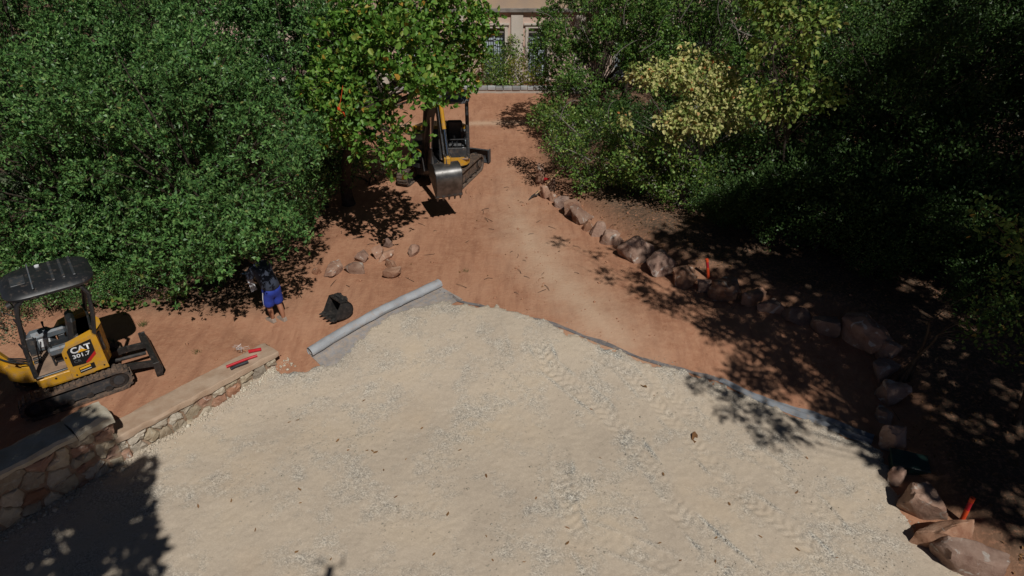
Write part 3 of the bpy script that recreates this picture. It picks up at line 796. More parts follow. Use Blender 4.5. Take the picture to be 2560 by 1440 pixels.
# ------------------------------------------------------------------ geotextile
def terr(x, y): return float(dirt_z(np.array(float(x)), np.array(float(y))))
ra, rb = gp(776, 890), gp(1099, 716)
rd = (rb - ra); rlen = math.hypot(rd.x, rd.y); ru = Vector((rd.x, rd.y, 0)).normalized(); rn = Vector((ru.y, -ru.x, 0))
roll = thing('geotextile_roll', 'grey geotextile roll lying along the left edge of the gravel', 'fabric roll', (ra.x, ra.y, ra.z))
n = 22; nseg = 40; vs = []; fs = []
for i in range(nseg + 1):
    t = i / nseg; q = Vector((ru.x * rlen * t, ru.y * rlen * t, terr(ra.x + ru.x * rlen * t, ra.y + ru.y * rlen * t) - ra.z))
    for k in range(n):
        a = 2 * math.pi * k / n
        rr = 0.094 + 0.010 * mnoise.noise(Vector((t * 14, math.cos(a) * 2, math.sin(a) * 2))) + 0.003 * mnoise.noise(Vector((t * 50, a, 3)))
        vs.append(q + rn * (math.cos(a) * rr * 1.1) + Vector((0, 0, 0.086 + math.sin(a) * rr * .92)))
fs = [(i * n + k, i * n + (k + 1) % n, (i + 1) * n + (k + 1) % n, (i + 1) * n + k) for i in range(nseg) for k in range(n)]
MB().add(vs, fs).build('rolled_sheet', 'fabric', roll)
for e, t in ((0, 0.0), (1, 1.0)):                       # the wound ends
    q = Vector((ru.x * rlen * t, ru.y * rlen * t, terr(ra.x + ru.x * rlen * t, ra.y + ru.y * rlen * t) - ra.z + 0.086))
    sp = []
    for k in range(90):
        a = k * .35; r = 0.042 + 0.048 * k / 89
        sp.append(q + rn * math.cos(a) * r + Vector((0, 0, math.sin(a) * r)) + ru * (0.012 if e == 0 else -0.012))
    m_ = MB(); vv = []; ff = []
    for k, p in enumerate(sp): vv += [p, p + ru * (0.12 if e == 0 else -0.12)]
    ff = [(2 * k, 2 * k + 1, 2 * k + 3, 2 * k + 2) for k in range(len(sp) - 1)]
    m_.add(vv, ff).build('wound_end', 'fabric_dusty', roll)
q0 = Vector((0, 0, .086))
MB().cyl(q0 + ru * .05, q0 + ru * (rlen * .2), .042, 14).build('core', 'blacktube', roll)

def ribbon(name, label, path, wl, wr, m, wrinkle, seed, lift=0.015, fold=0.0):
    """sheet laid on the ground along a path, wl/wr: widths to left and right as functions of t"""
    P = [Vector((p[0], p[1], 0)) for p in path]
    L = [0.0]
    for i in range(1, len(P)): L.append(L[-1] + (P[i] - P[i - 1]).length)
    ns = int(L[-1] / 0.05); nw = 14; vs = []
    for i in range(ns + 1):
        s = L[-1] * i / ns; k = max(j for j in range(len(L)) if L[j] <= s + 1e-9); k = min(k, len(P) - 2)
        t = (s - L[k]) / (L[k + 1] - L[k]); p = P[k].lerp(P[k + 1], t)
        d = (P[min(k + 2, len(P) - 1)] - P[max(k - 1, 0)]).normalized(); nn = Vector((-d.y, d.x, 0)); T = i / ns
        for j in range(nw + 1):
            o = -wr(T) + (wl(T) + wr(T)) * j / nw
            o += 0.03 * mnoise.noise(Vector((s * 3, j * .1, seed))) * (1 if j in (0, nw) else .5)
            q = p + nn * o
            z = terr(q.x, q.y) + lift + wrinkle * (mnoise.noise(Vector((s * 2.0, o * 14, seed))) + .5 * mnoise.noise(Vector((s * 7, o * 30, seed)))) + fold * T * T * max(0, math.sin(o * 42 + 1.5 * mnoise.noise(Vector((s * 1.5, seed, 0))))) 
            vs.append((q.x - P[0].x, q.y - P[0].y, z))
    fs = [(i * (nw + 1) + j, i * (nw + 1) + j + 1, (i + 1) * (nw + 1) + j + 1, (i + 1) * (nw + 1) + j) for i in range(ns) for j in range(nw)]
    o = MB().add(vs, fs).build(name, m, smooth=60, loc=(P[0].x, P[0].y, 0))
    return tag(o, label, 'fabric sheet')
A_ = [(ra.x + ru.x * rlen * t + rn.x * .02, ra.y + ru.y * rlen * t + rn.y * .02) for t in (0, .25, .5, .75, 1.0)]
ribbon('geotextile_sheet', 'dusty grey fabric strip unrolled between the roll and the gravel', A_, lambda t: 0.0, lambda t: 0.62 + .1 * t, 'fabric_dusty', 0.012, 3, 0.012)
B_ = [tuple(gp(*p)[:2]) for p in [(1096, 716), (1150, 752), (1230, 772), (1380, 808), (1500, 853), (1600, 893), (1700, 921), (1800, 950), (1900, 1000), (2050, 1058), (2178, 1112)]]
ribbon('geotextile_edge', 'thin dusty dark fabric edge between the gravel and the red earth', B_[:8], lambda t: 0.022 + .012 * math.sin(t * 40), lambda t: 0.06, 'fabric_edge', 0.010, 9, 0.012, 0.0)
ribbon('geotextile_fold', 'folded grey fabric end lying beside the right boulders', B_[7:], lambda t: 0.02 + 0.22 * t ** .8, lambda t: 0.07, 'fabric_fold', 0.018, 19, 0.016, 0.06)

# ------------------------------------------------------------------ house
HY = 28.6
house = thing('house', 'old rose plastered house with iron-grilled windows behind the trees', 'house', (0, HY, -0.1))
GZ = -0.1
WINS = [(-13.2, -12.4), (-10.2, -9.4), (-7.25, -6.4), (-4.3, -3.5), (-1.08, -0.29), (0.66, 1.42), (4.2, 5.0), (7.4, 8.2)]
WZ0, WZ1 = 0.25, 2.22
def hb(name, m, x0, x1, y0, y1, z0, z1, parent=house, bev=0.0):
    off = Vector((0, HY, GZ))
    if parent is not house: off = off + parent.location
    return MB().box(Vector(((x0 + x1) / 2, (y0 + y1) / 2, (z0 + z1) / 2)) - off, (x1 - x0, y1 - y0, z1 - z0), bev=bev).build(name, m, parent)
x = -16.0
for a, b in WINS + [(11.0, 11.0)]:
    if a > x: hb('wall', 'plaster', x, a, HY, HY + .4, GZ - .3, 2.80)
    if b > a:
        hb('wall_below_window', 'plaster', a, b, HY + .003, HY + .4, GZ - .3, WZ0)
        hb('wall_above_window', 'plaster', a, b, HY + .003, HY + .4, WZ1, 2.80)
    x = b
hb('upper_wall', 'plaster3', -16, 11, HY + .03, HY + .4, 2.96, 6.6)
hb('side_wall', 'plaster', -16, -15.6, HY + .4, HY + 8, GZ - .3, 6.6); hb('side_wall', 'plaster', 10.6, 11, HY + .4, HY + 8, GZ - .3, 6.6)
hb('rear_wall', 'plaster', -15.6, 10.6, HY + 7.6, HY + 8, GZ - .3, 6.6)
hb('cornice', 'cornice', -16.05, 11.05, HY - .16, HY + .4, 2.84, 2.96); hb('cornice_fillet', 'plaster2', -16.03, 11.03, HY - .08, HY + .4, 2.80, 2.84)
for xx in (-5.4, -2.3, 0.0, 2.5, 6.0):
    o = hb('pilaster', 'plaster2', xx - .03, xx + .44, HY - .07, HY - .003, GZ - .3, 2.79)
MB().prism([(-.5, 0), (4.2, 2.0), (8.9, 0), (8.9, -.12), (-.5, -.12)], (-16.4, 0, 6.72 - GZ), (0, 1, 0), (0, 0, 1), (27.8, 0, 0)).build('roof', 'rooftile', house)
for a, b in WINS:
    wdw = MB().box((0, 0.26, (WZ1 - WZ0) / 2), (b - a - .02, .04, WZ1 - WZ0 - .02)).build('window', 'glass', house, loc=((a + b) / 2, 0, WZ0 - GZ))
    W = b - a; Hh = WZ1 - WZ0
    def wp(nm, m, x0, x1, y0, y1, z0, z1): return MB().box(((x0 + x1) / 2, (y0 + y1) / 2, (z0 + z1) / 2), (x1 - x0, y1 - y0, z1 - z0)).build(nm, m, wdw)
    wp('frame', 'winframe', -W / 2 + .005, -W / 2 + .07, .17, .235, .005, Hh - .005); wp('frame', 'winframe', W / 2 - .07, W / 2 - .005, .17, .235, .005, Hh - .005)
    wp('frame', 'winframe', -.05, .05, .165, .235, .005, Hh - .03); wp('transom', 'winframe', -W / 2 + .07, W / 2 - .07, .18, .235, Hh - .32, Hh - .24)
    wp('curtain', 'winframe', -W / 2 + .07, -.05, .205, .236, .05, Hh - .34); wp('curtain', 'winframe', .05, W / 2 - .07, .205, .236, .05, Hh - .34)
    for sx in (-1, 1):
        wp('surround', 'plaster2', *sorted((sx * (W / 2 + .005), sx * (W / 2 + .12))), -.05, -.003, -.02, Hh + .12)
    wp('lintel', 'plaster2', -W / 2 - .004, W / 2 + .004, -.05, -.003, Hh + .003, Hh + .12); wp('sill', 'plaster2', -W / 2 - .15, W / 2 + .15, -.12, -.002, -.10, -.022)
    wp('lintel_moulding', 'plaster2', -W / 2 - .18, W / 2 + .18, -.10, -.003, Hh + .122, Hh + .19)
    nb = 9
    for k in range(nb):
        xx = -W / 2 + .04 + (W - .08) * k / (nb - 1)
        MB().cyl((xx, .03, .02), (xx, .03, Hh - .25), .009, 6).build('bar', 'iron', wdw)
    for zz in (.15, .55, 1.05, 1.45, Hh - .28):
        MB().box((0, .03, zz), (W - .04, .02, .022)).build('crossbar', 'iron', wdw)
    wp('head_shadow_strip', 'cornice', -W / 2 + .005, W / 2 - .005, .05, .12, Hh - .20, Hh - .012)  # added dark strip standing in for the shadow under the window head
# kerb of the planting bed in front of the house
kb = thing('planter_kerb', 'low kerb of grey stone blocks edging the bed before the house', 'kerb', (0, 27.2, 0))
rr = random.Random(3); xk = -7.0; zb = terr(0, 27.2)
MB().box((-2.0, .16, .0), (10.2, .18, .26)).build('kerb_base', 'kerb_base', kb)
while xk < 3.0:
    wv = rr.uniform(.24, .36)
    MB().box((xk + wv / 2, .15 + rr.uniform(-.008, .008), .19 + rr.uniform(-.008, .008)), (wv - .014, .24, .13), bev=.014).build('block', 'kerb', kb)
    xk += wv
# ------------------------------------------------------------------ machines
def gz(px, py, z):
    d = ray(px, py); t = (z - CAM_H) / d[2]
    return Vector((t * d[0], t * d[1], z))

def rbox(x0, x1, y0, y1, z0, z1, bev=.02):
    return MB().box(((x0 + x1) / 2, (y0 + y1) / 2, (z0 + z1) / 2), (x1 - x0, y1 - y0, z1 - z0), bev=bev)

def beam(pts, w, hs, side):
    """rectangular-section beam along points; side: unit vector across"""
    pts = [Vector(p) for p in pts]; side = Vector(side).normalized(); vs = []
    for i, p in enumerate(pts):
        t = (pts[min(i + 1, len(pts) - 1)] - pts[max(i - 1, 0)]).normalized(); up = side.cross(t).normalized()
        h = hs[i] / 2; ww = (w[i] if isinstance(w, (list, tuple)) else w) / 2
        vs += [p + side * ww + up * h, p - side * ww + up * h, p - side * ww - up * h, p + side * ww - up * h]
    n = len(pts); fs = [(0, 1, 2, 3), tuple(4 * (n - 1) + k for k in (3, 2, 1, 0))]
    for i in range(n - 1):
        fs += [(4 * i + k, 4 * i + (k + 1) % 4, 4 * i + 4 + (k + 1) % 4, 4 * i + 4 + k) for k in range(4)]
    return MB().add(vs, fs)

def stadium(L, H, n=10):
    r = H / 2; a = L / 2 - r; out = []
    for k in range(n + 1): q = -math.pi / 2 + math.pi * k / n; out.append((a + r * math.cos(q), r + r * math.sin(q)))
    m = int(2 * a / .1)
    out += [(a - 2 * a * k / m, H) for k in range(1, m)]
    for k in range(n + 1): q = math.pi / 2 + math.pi * k / n; out.append((-a + r * math.cos(q), r + r * math.sin(q)))
    out += [(-a + 2 * a * k / m, 0) for k in range(1, m)]
    return out

def add_track(root, yc, L, H, w, frame_mat='charcoal'):
    th = 0.045; lp = stadium(L, H); n = len(lp); cz = H / 2
    inner = []
    for i in range(n):
        a, b = Vector(lp[i - 1]), Vector(lp[(i + 1) % n]); t = (b - a).normalized(); inner.append(Vector(lp[i]) + Vector((-t.y, t.x)) * th)
    vs = []; fs = []
    for i in range(n):
        o, q = lp[i], inner[i]
        vs += [(o[0], yc - w / 2, o[1]), (o[0], yc + w / 2, o[1]), (q.x, yc + w / 2, q.y), (q.x, yc - w / 2, q.y)]
    for i in range(n):
        j = (i + 1) % n
        for k in range(4): fs.append((4 * i + k, 4 * i + (k + 1) % 4, 4 * j + (k + 1) % 4, 4 * j + k))
    m = MB().add(vs, fs)
    acc = 0.0                                      # tread lugs
    for i in range(n):
        a, b = Vector(lp[i]), Vector(lp[(i + 1) % n]); l = (b - a).length
        while acc < l:
            p = a.lerp(b, acc / l); t = (b - a) / l; nn = Vector((t.y, -t.x))
            R = Matrix(((t.x, 0, nn.x), (0, 1, 0), (t.y, 0, nn.y)))
            for sy in (-1, 1):
                m.box((p.x + nn.x * .008, yc + sy * w * .24, p.y + nn.y * .008), (.038, w * .46, .03), R)
            acc += .088
        acc -= l
    m.build('track_belt', 'rubber', root, smooth=30)
    sg = 1 if yc > 0 else -1
    r = H / 2; a = L / 2 - r
    MB().prism([(-a, H * .22), (a, H * .22), (a + .05, H * .45), (a - .02, H * .74), (-a + .02, H * .74), (-a - .05, H * .45)], (0, yc - w * .30, 0), (1, 0, 0), (0, 0, 1), (0, w * .6, 0)).build('track_frame', frame_mat, root)
    for xx, nm in ((a, 'idler_wheel'), (-a, 'drive_sprocket')):
        MB().cyl((xx, yc - w * .34, r), (xx, yc + w * .34, r), r - th - .012, 22).build(nm, 'darksteel', root)
        MB().cyl((xx, yc + sg * w * .33, r), (xx, yc + sg * w * .42, r), r * .42, 14).build('wheel_hub', frame_mat, root)
    for k in range(4):
        xx = -a * .7 + 1.4 * a * k / 3
        MB().cyl((xx, yc - w * .3, th + .055), (xx, yc + w * .36, th + .055), .055, 12).build('track_roller', 'darksteel', root)

BPROF = [(0.32, 1.0), (0.12, 1.03), (-.1, 1.02), (-.3, .92), (-.44, .76), (-.52, .55), (-.51, .35), (-.42, .17), (-.25, .05), (0.0, -.01), (.3, -.01), (.58, .0)]
def bucket_parts(root, s, w, M4=None, m='darksteel', teeth=4):
    def put(mb, name, mm):
        if M4 is not None: mb.v = [tuple(M4 @ Vector(v)) for v in mb.v]
        return mb.build(name, mm, root)
    pr = [(x * s, z * s) for x, z in BPROF]
    put(MB().strip(pr, -w / 2, w / 2, .022), 'bucket_shell', m)
    for sy in (-1, 1):
        put(MB().prism(pr, (0, sy * (w / 2) - (.0 if sy < 0 else .02), 0), (1, 0, 0), (0, 0, 1), (0, .02, 0)), 'side_plate', m)
    put(MB().box((.54 * s, 0, .012), (.10 * s, w + .03, .035)), 'cutting_edge', m)
    for k in range(teeth):
        y = -w / 2 + .04 + (w - .08) * k / (teeth - 1)
        put(MB().hull([(x, y + b, z) for x, z, b in ((.52 * s, .04, .03), (.52 * s, .04, -.03), (.52 * s, -.03, .03), (.52 * s, -.03, -.03), (.58 * s + .10, .0, .014), (.58 * s + .10, .0, -.014), (.58 * s + .09, -.015, .014), (.58 * s + .09, -.015, -.014))]), 'tooth', 'steel')
    for sy in (-1, 1):
        put(MB().prism([(-.34 * s, .86 * s), (.26 * s, 1.0 * s), (.2 * s, 1.16 * s), (.02 * s, 1.24 * s), (-.2 * s, 1.2 * s)], (0, sy * .09 - .011, 0), (1, 0, 0), (0, 0, 1), (0, .022, 0)), 'hinge_ear', m)
    put(MB().cyl((.1 * s, -.13, 1.12 * s), (.1 * s, .13, 1.12 * s), .022, 10), 'hinge_pin', 'steel')
    put(MB().cyl((-.18 * s, -.13, 1.08 * s), (-.18 * s, .13, 1.08 * s), .022, 10), 'hinge_pin', 'steel')

def text_part(body, parent, cx, cz, w, h, y, m, name='lettering', bold=0.012):
    cu = bpy.data.curves.new(name, 'FONT'); cu.body = body; cu.offset = bold; cu.resolution_u = 3
    o = bpy.data.objects.new(name, cu); C.objects.link(o)
    me = bpy.data.meshes.new_from_object(o.evaluated_get(bpy.context.evaluated_depsgraph_get()))
    bpy.data.objects.remove(o)
    n = len(me.vertices); co = np.zeros(n * 3, np.float32); me.vertices.foreach_get('co', co); co = co.reshape(-1, 3)
    lo, hi = co.min(0), co.max(0)
    q = np.zeros_like(co)
    q[:, 0] = cx - ((co[:, 0] - lo[0]) / (hi[0] - lo[0]) - .5) * w
    q[:, 2] = cz + ((co[:, 1] - lo[1]) / (hi[1] - lo[1]) - .5) * h
    q[:, 1] = y
    me.vertices.foreach_set('co', q.ravel()); me.update(); me.materials.clear()
    return link(name, me, m, parent)

def flat(parent, name, m, poly, y):
    """flat print on a panel facing +y; poly in (x,z)"""
    return MB().add([(p[0], y, p[1]) for p in poly], [tuple(range(len(poly)))]).build(name, m, parent, smooth=0)

def canopy_roof(x0, x1, w, z, th, crown, m, parent, name='canopy_roof'):
    nx, ny = 18, 14; vs = []; cx = (x0 + x1) / 2; hx = (x1 - x0) / 2
    def sq(a, e): return math.copysign(abs(a) ** e, a)
    rings = [(1.0, z - th), (1.02, z - th * .4), (.97, z), (.85, z + crown * .55), (.6, z + crown * .85), (.3, z + crown)]
    N = 40
    for r, zz in rings:
        for k in range(N):
            a = 2 * math.pi * k / N
            vs.append((cx + sq(math.cos(a), .42) * hx * r, sq(math.sin(a), .42) * w / 2 * r, zz))
    vs.append((cx, 0, z + crown * 1.02)); fs = []
    for i in range(len(rings) - 1):
        fs += [(i * N + k, i * N + (k + 1) % N, (i + 1) * N + (k + 1) % N, (i + 1) * N + k) for k in range(N)]
    fs += [((len(rings) - 1) * N + k, (len(rings) - 1) * N + (k + 1) % N, len(vs) - 1) for k in range(N)]
    fs.append(tuple(range(N))[::-1])
    return MB().add(vs, fs).build(name, m, parent, smooth=50)

# ---- small yellow excavator on the left
E1P = Vector((-7.47, 9.12, 0.03))
e1 = thing('mini_excavator', 'small yellow mini excavator with black canopy parked by the stone wall', 'excavator', E1P, math.atan2(-.60, -.80), 'mini excavators on the site')
for yc in (.47, -.47): add_track(e1, yc, 1.62, .40, .23)
rbox(-.35, .35, -.36, .36, .16, .36, .03).build('undercarriage', 'darksteel', e1)
MB().cyl((0, 0, .36), (0, 0, .50), .30, 24).build('swing_ring', 'darksteel', e1)
plan = [(.46, .38), (.46, -.38), (.32, -.49), (-.33, -.49), (-.55, -.34), (-.645, -.14), (-.645, .14), (-.55, .34), (-.33, .49), (.32, .49)]
MB().prism(plan, (0, 0, .47), (1, 0, 0), (0, 1, 0), (0, 0, .20)).build('lower_body', 'yellow', e1, smooth=50)
rbox(-.02, .42, .478, .502, .485, .655, .012).build('tool_door', 'yellow', e1)
MB().cyl((.2, .5, .60), (.2, .512, .60), .016, 10).build('door_latch', 'darksteel', e1)
side = [(.0, .485), (.0, .96), (-.09, 1.07), (-.48, 1.17), (-.53, 1.12), (-.55, .485)]
MB().prism(side, (0, .33, 0), (1, 0, 0), (0, 0, 1), (0, .165, 0)).build('side_panel', 'yellow', e1)
MB().prism(side, (0, -.495, 0), (1, 0, 0), (0, 0, 1), (0, .165, 0)).build('side_panel', 'yellow', e1)
rear = [(-.30, .485), (-.50, .40), (-.60, .25), (-.66, .1), (-.66, -.1), (-.60, -.25), (-.50, -.40), (-.30, -.485), (-.30, -.3), (-.30, .3)]
MB().prism(rear, (0, 0, .60), (1, 0, 0), (0, 1, 0), (0, 0, .50)).build('counterweight', 'yellow', e1, smooth=50)
rbox(-.60, -.22, -.325, .325, .68, 1.10, .04).build('engine_hood', 'charcoal', e1)
rbox(.0, .455, -.40, .44, .672, .695, .008).build('floor_mat', 'floor', e1)
rbox(-.02, .44, .44, .49, .672, .70, .01).build('step_edge', 'charcoal', e1)
rbox(-.20, .17, -.16, .26, .80, .93, .05).build('seat_cushion', 'black', e1)
MB().box((-.24, .05, 1.15), (.12, .42, .52), Matrix.Rotation(-.2, 3, 'Y'), .05).build('seat_back', 'black', e1)
rbox(-.20, .12, -.13, .23, .695, .80, .01).build('seat_base', 'charcoal', e1)
for yy in (.345, -.27):
    c = rbox(-.16, .16, yy - .06, yy + .06, .93, 1.07, .03).build('arm_console', 'greyplastic', e1)
    rbox(-.12, -.02, yy - .045, yy + .045, .695, .935, .01).build('console_post', 'charcoal', e1)
    MB().tube([(.10, yy, 1.06), (.12, yy, 1.16), (.11, yy, 1.24)], [.013, .012, .02], 8).build('joystick', 'black', e1)
MB().tube([(.14, .30, .71), (.14, .30, .99), (.05, .30, 1.0)], .016, 8).build('safety_bar', 'black', e1)
tank = rbox(.02, .40, -.485, -.24, .672, 1.06, .07).build('side_cover', 'greyplastic', e1)
rbox(.10, .26, -.242, -.232, .80, .95, .004).build('instruction_sticker', 'white', e1)
for yy in (-.10, .02):
    MB().tube([(.34, yy, .70), (.31, yy, .95), (.27, yy, 1.08)], .011, 7).build('travel_lever', 'black', e1)
    rbox(.30, .42, yy - .035, yy + .035, .70, .725, .008).build('foot_pedal', 'darksteel', e1)
rbox(.30, .43, -.24, -.20, .70, 1.05, .015).build('front_panel', 'charcoal', e1)
for sy in (1, -1):
    MB().tube([(.44, sy * .43, .68), (.42, sy * .435, 1.2), (.33, sy * .44, 1.82), (.28, sy * .44, 1.98), (.18, sy * .44, 2.07), (-.1, sy * .44, 2.09)], .036, 10).build('canopy_post', 'black', e1)
    MB().tube([(-.50, sy * .42, 1.05), (-.60, sy * .43, 1.5), (-.64, sy * .44, 1.88), (-.57, sy * .44, 2.03), (-.42, sy * .44, 2.09)], .034, 10).build('canopy_post', 'black', e1)
    MB().tube([(.44, sy * .40, .72), (.40, sy * .40, 1.05), (.46, sy * .43, 1.35)], .016, 8).build('grab_rail', 'black', e1)
MB().tube([(-.5, -.42, 1.25), (-.53, 0, 1.3), (-.5, .42, 1.25)], .02, 8).build('rear_crossbar', 'black', e1)
rf = canopy_roof(-.80, .42, 1.02, 2.13, .07, .075, 'black', e1)
for xx in (-.56, -.42, -.28):
    rbox(xx - .022, xx + .022, -.36, .36, 2.182, 2.212, .01).build('roof_rib', 'charcoal', rf)
rbox(.0, .02, -.47, .47, 2.192, 2.207, .004).build('roof_seam', 'greyplastic', rf)
rbox(.08, .28, -.12, .20, 2.175, 2.200, .006).build('roof_hatch', 'charcoal', rf)
MB().cyl((-.12, -.28, 2.19), (-.12, -.28, 2.22), .035, 12).build('roof_cap', 'white', rf)
MB().cyl((.34, .38, 2.00), (.40, .38, 1.98), .055, 14).build('work_lamp', 'darksteel', e1)
MB().tube([(.44, -.44, 1.4), (.55, -.52, 1.45)], .01, 6).build('mirror_arm', 'black', e1)
MB().box((.56, -.54, 1.46), (.02, .16, .10), bev=.01).build('mirror', 'chrome', e1)
# decals and lettering
YP = .4965
flat(e1, 'decal', 'decalblack', [(-.07, .70), (-.07, 1.00), (-.11, 1.045), (-.44, 1.10), (-.44, .82), (-.33, .715), (-.25, .685)][::-1], YP)
flat(e1, 'decal_stripe', 'decalred', [(-.44, .87), (-.44, .80), (-.33, .705), (-.27, .685), (-.27, .715)], YP + .001)
text_part('CAT', e1, -.265, .985, .29, .115, YP + .002, 'white', bold=.03)
flat(e1, 'decal_triangle', 'decalyellow', [(-.20, .925), (-.35, .925), (-.272, .985)], YP + .003)
text_part('301.7', e1, -.245, .868, .25, .072, YP + .002, 'white', bold=.02)
text_part('CR', e1, -.165, .775, .10, .05, YP + .002, 'greyplastic', bold=.0)
flat(e1, 'warning_sticker', 'decalblack', [(-.14, .535), (-.14, .645), (-.37, .665), (-.37, .555)], YP + .001)
flat(e1, 'warning_sticker_band', 'decalyellow', [(-.15, .60), (-.15, .636), (-.31, .65), (-.31, .612)], YP + .002)
flat(e1, 'warning_sticker_text', 'white', [(-.15, .565), (-.15, .575), (-.31, .588), (-.31, .578)], YP + .002)
for q in ((-.03, .90), (-.49, .55), (-.08, .53)): MB().cyl((q[0], .494, q[1]), (q[0], .504, q[1]), .013, 10).build('bolt', 'darksteel', e1)
# boom at the front
MB().prism([(.44, .42), (.44, .66), (.62, .74), (.74, .86), (.80, .84), (.80, .60), (.66, .48)], (0, -.11, 0), (1, 0, 0), (0, 0, 1), (0, .05, 0)).build('swing_bracket', 'yellow', e1)
MB().prism([(.44, .42), (.44, .66), (.62, .74), (.74, .86), (.80, .84), (.80, .60), (.66, .48)], (0, .08, 0), (1, 0, 0), (0, 0, 1), (0, .05, 0)).build('swing_bracket', 'yellow', e1)
MB().cyl((.50, 0, .40), (.50, 0, .70), .10, 16).build('swing_pin', 'yellow', e1)
beam([(.72, 0.01, .76), (.92, .01, 1.15), (1.15, .01, 1.55), (1.5, .01, 1.82), (1.95, .01, 1.95), (2.3, .01, 1.92)], .13, [.16, .20, .24, .24, .18, .13], (0, 1, 0)).build('boom', 'yellow', e1)
MB().tube([(.70, .01, .58), (.98, .01, .92)], .042, 12).build('boom_cylinder', 'yellow', e1); MB().cyl((.98, .01, .92), (1.28, .01, 1.34), .022, 10).build('cylinder_rod', 'chrome', e1)
for k, yy in enumerate((-.05, .0, .05)):
    MB().tube(bezier((.46, yy * 1.5, .70), (.55, yy * 1.5 + .1, .95), (.75, yy + .06, .80), (.95, yy, 1.20 + .03 * k), 12), .014, 7).build('hydraulic_hose', 'black', e1)
beam([(2.2, .01, 2.02), (2.45, .01, 1.55), (2.55, .01, .85)], .11, [.13, .16, .10], (0, 1, 0)).build('dipper_arm', 'yellow', e1)
bucket_parts(e1, .42, .45, Matrix.Translation((2.62, .01, .80)) @ Matrix.Rotation(math.radians(200), 4, 'Y') @ Matrix.Rotation(math.pi, 4, 'Z') @ Matrix.Translation((-.1 * .42, 0, -1.1 * .42)))
# dozer blade behind
BX = -1.22
MB().strip([(BX + .03, .02), (BX - .035, .09), (BX - .05, .17), (BX - .02, .25), (BX + .05, .29)], -.56, .56, .03).build('blade', 'darksteel', e1)
for sy in (-1, 1):
    beam([(-.45, sy * .26, .22), (-.85, sy * .30, .22), (BX + .03, sy * .34, .16)], .07, [.12, .10, .10], (0, 1, 0)).build('blade_arm', 'darksteel', e1)
    rbox(BX - .05, BX + .06, sy * .56 - .015, sy * .56 + .015, .02, .30, .004).build('blade_end', 'darksteel', e1)
MB().cyl((-.5, 0, .26), (-1.15, 0, .20), .035, 10).build('blade_cylinder', 'darksteel', e1)

# ---- larger dark excavator up the drive
E2P = Vector((-2.02, 18.5, 0.0))
A2 = math.atan2(-.94, -.33)
e2 = thing('excavator', 'larger black and yellow excavator with raised bucket under the oak', 'excavator', E2P, A2, 'mini excavators on the site')
for yc in (.74, -.74): add_track(e2, yc, 2.10, .50, .31, 'rubber')
rbox(-.5, .5, -.58, .58, .2, .45, .04).build('undercarriage', 'darksteel', e2)
MB().cyl((0, 0, .45), (0, 0, .62), .42, 26).build('swing_ring', 'darksteel', e2)
UP = math.atan2(-1.0, .06) - A2
def up(mb, name, m, smooth=35): return mb.build(name, m, e2, smooth, rot=(0, 0, UP))
plan2 = [(.72, .55), (.62, .72), (.45, .80), (-.5, .80), (-.80, .55), (-.92, .2), (-.92, -.2), (-.80, -.55), (-.5, -.80), (.55, -.80), (.72, -.60)]
up(MB().prism(plan2, (0, 0, .60), (1, 0, 0), (0, 1, 0), (0, 0, .12)), 'lower_body', 'black')
fl = [(.735, .30), (.73, .56), (.63, .735), (.455, .815), (.10, .82), (.10, .79), (.44, .785), (.605, .71), (.70, .545), (.705, .30)]
up(MB().prism(fl, (0, 0, .63), (1, 0, 0), (0, 1, 0), (0, 0, .24)), 'front_skirt', 'yellow', 50)
up(rbox(.10, .70, .04, .78, .80, .84, .01), 'floor_mat', 'floor')
up(rbox(-.60, .52, -.80, -.36, .72, 1.28, .10), 'side_hood', 'charcoal'); up(rbox(-.30, .50, -.83, -.795, .74, 1.16, .02), 'side_stripe', 'yellow')
up(rbox(.42, .60, -.78, -.40, .72, 1.02, .06), 'front_cover', 'greyplastic')
up(MB().prism([(-.45, .79), (-.76, .54), (-.90, .2), (-.90, -.2), (-.76, -.54), (-.45, -.79), (-.45, 0)], (0, 0, .72), (1, 0, 0), (0, 1, 0), (0, 0, .68)), 'counterweight', 'yellow', 50)
up(rbox(-.62, -.32, -.35, .78, .72, 1.30, .06), 'engine_hood', 'charcoal')
up(rbox(-.22, .22, .20, .64, .95, 1.08, .05), 'seat_cushion', 'black'); up(rbox(-.30, -.18, .20, .64, 1.05, 1.62, .05), 'seat_back', 'black')
up(rbox(-.2, .18, .24, .60, .84, .96, .01), 'seat_base', 'charcoal')
for yy in (.12, .71):
    up(rbox(-.15, .22, yy - .06, yy + .06, 1.02, 1.20, .04), 'arm_console', 'greyplastic'); up(MB().tube([(.16, yy, 1.18), (.18, yy, 1.30), (.17, yy, 1.38)], [.014, .014, .024], 8), 'joystick', 'black')
    up(rbox(-.12, .0, yy - .05, yy + .05, .84, 1.03, .01), 'console_post', 'charcoal')
up(rbox(.26, .40, .60, .74, .84, 1.10, .02), 'lever_box', 'charcoal'); up(rbox(.402, .408, .62, .72, .93, 1.06, .001), 'instruction_sticker', 'white')
for yy in (.36, .48): up(MB().tube([(.52, yy, .84), (.48, yy, 1.15), (.44, yy, 1.25)], .013, 7), 'travel_lever', 'black')
for (xx, yy, t) in ((.60, .03, .05), (.58, .78, .05), (-.36, .03, .05), (-.36, .78, .05), (.12, .785, .04)):
    up(MB().tube([(xx, yy, .80), (xx - .02, yy, 1.7), (xx - .07, yy, 2.38)], t * .95, 8), 'cab_post', 'charcoal')
o = canopy_roof(-.48, .66, .92, 2.42, .09, .06, 'greyplastic', e2, 'cab_roof'); o.rotation_euler.z = UP
q = Vector((0, .40, 0)); q.rotate(Matrix.Rotation(UP, 3, 'Z')); o.location = q
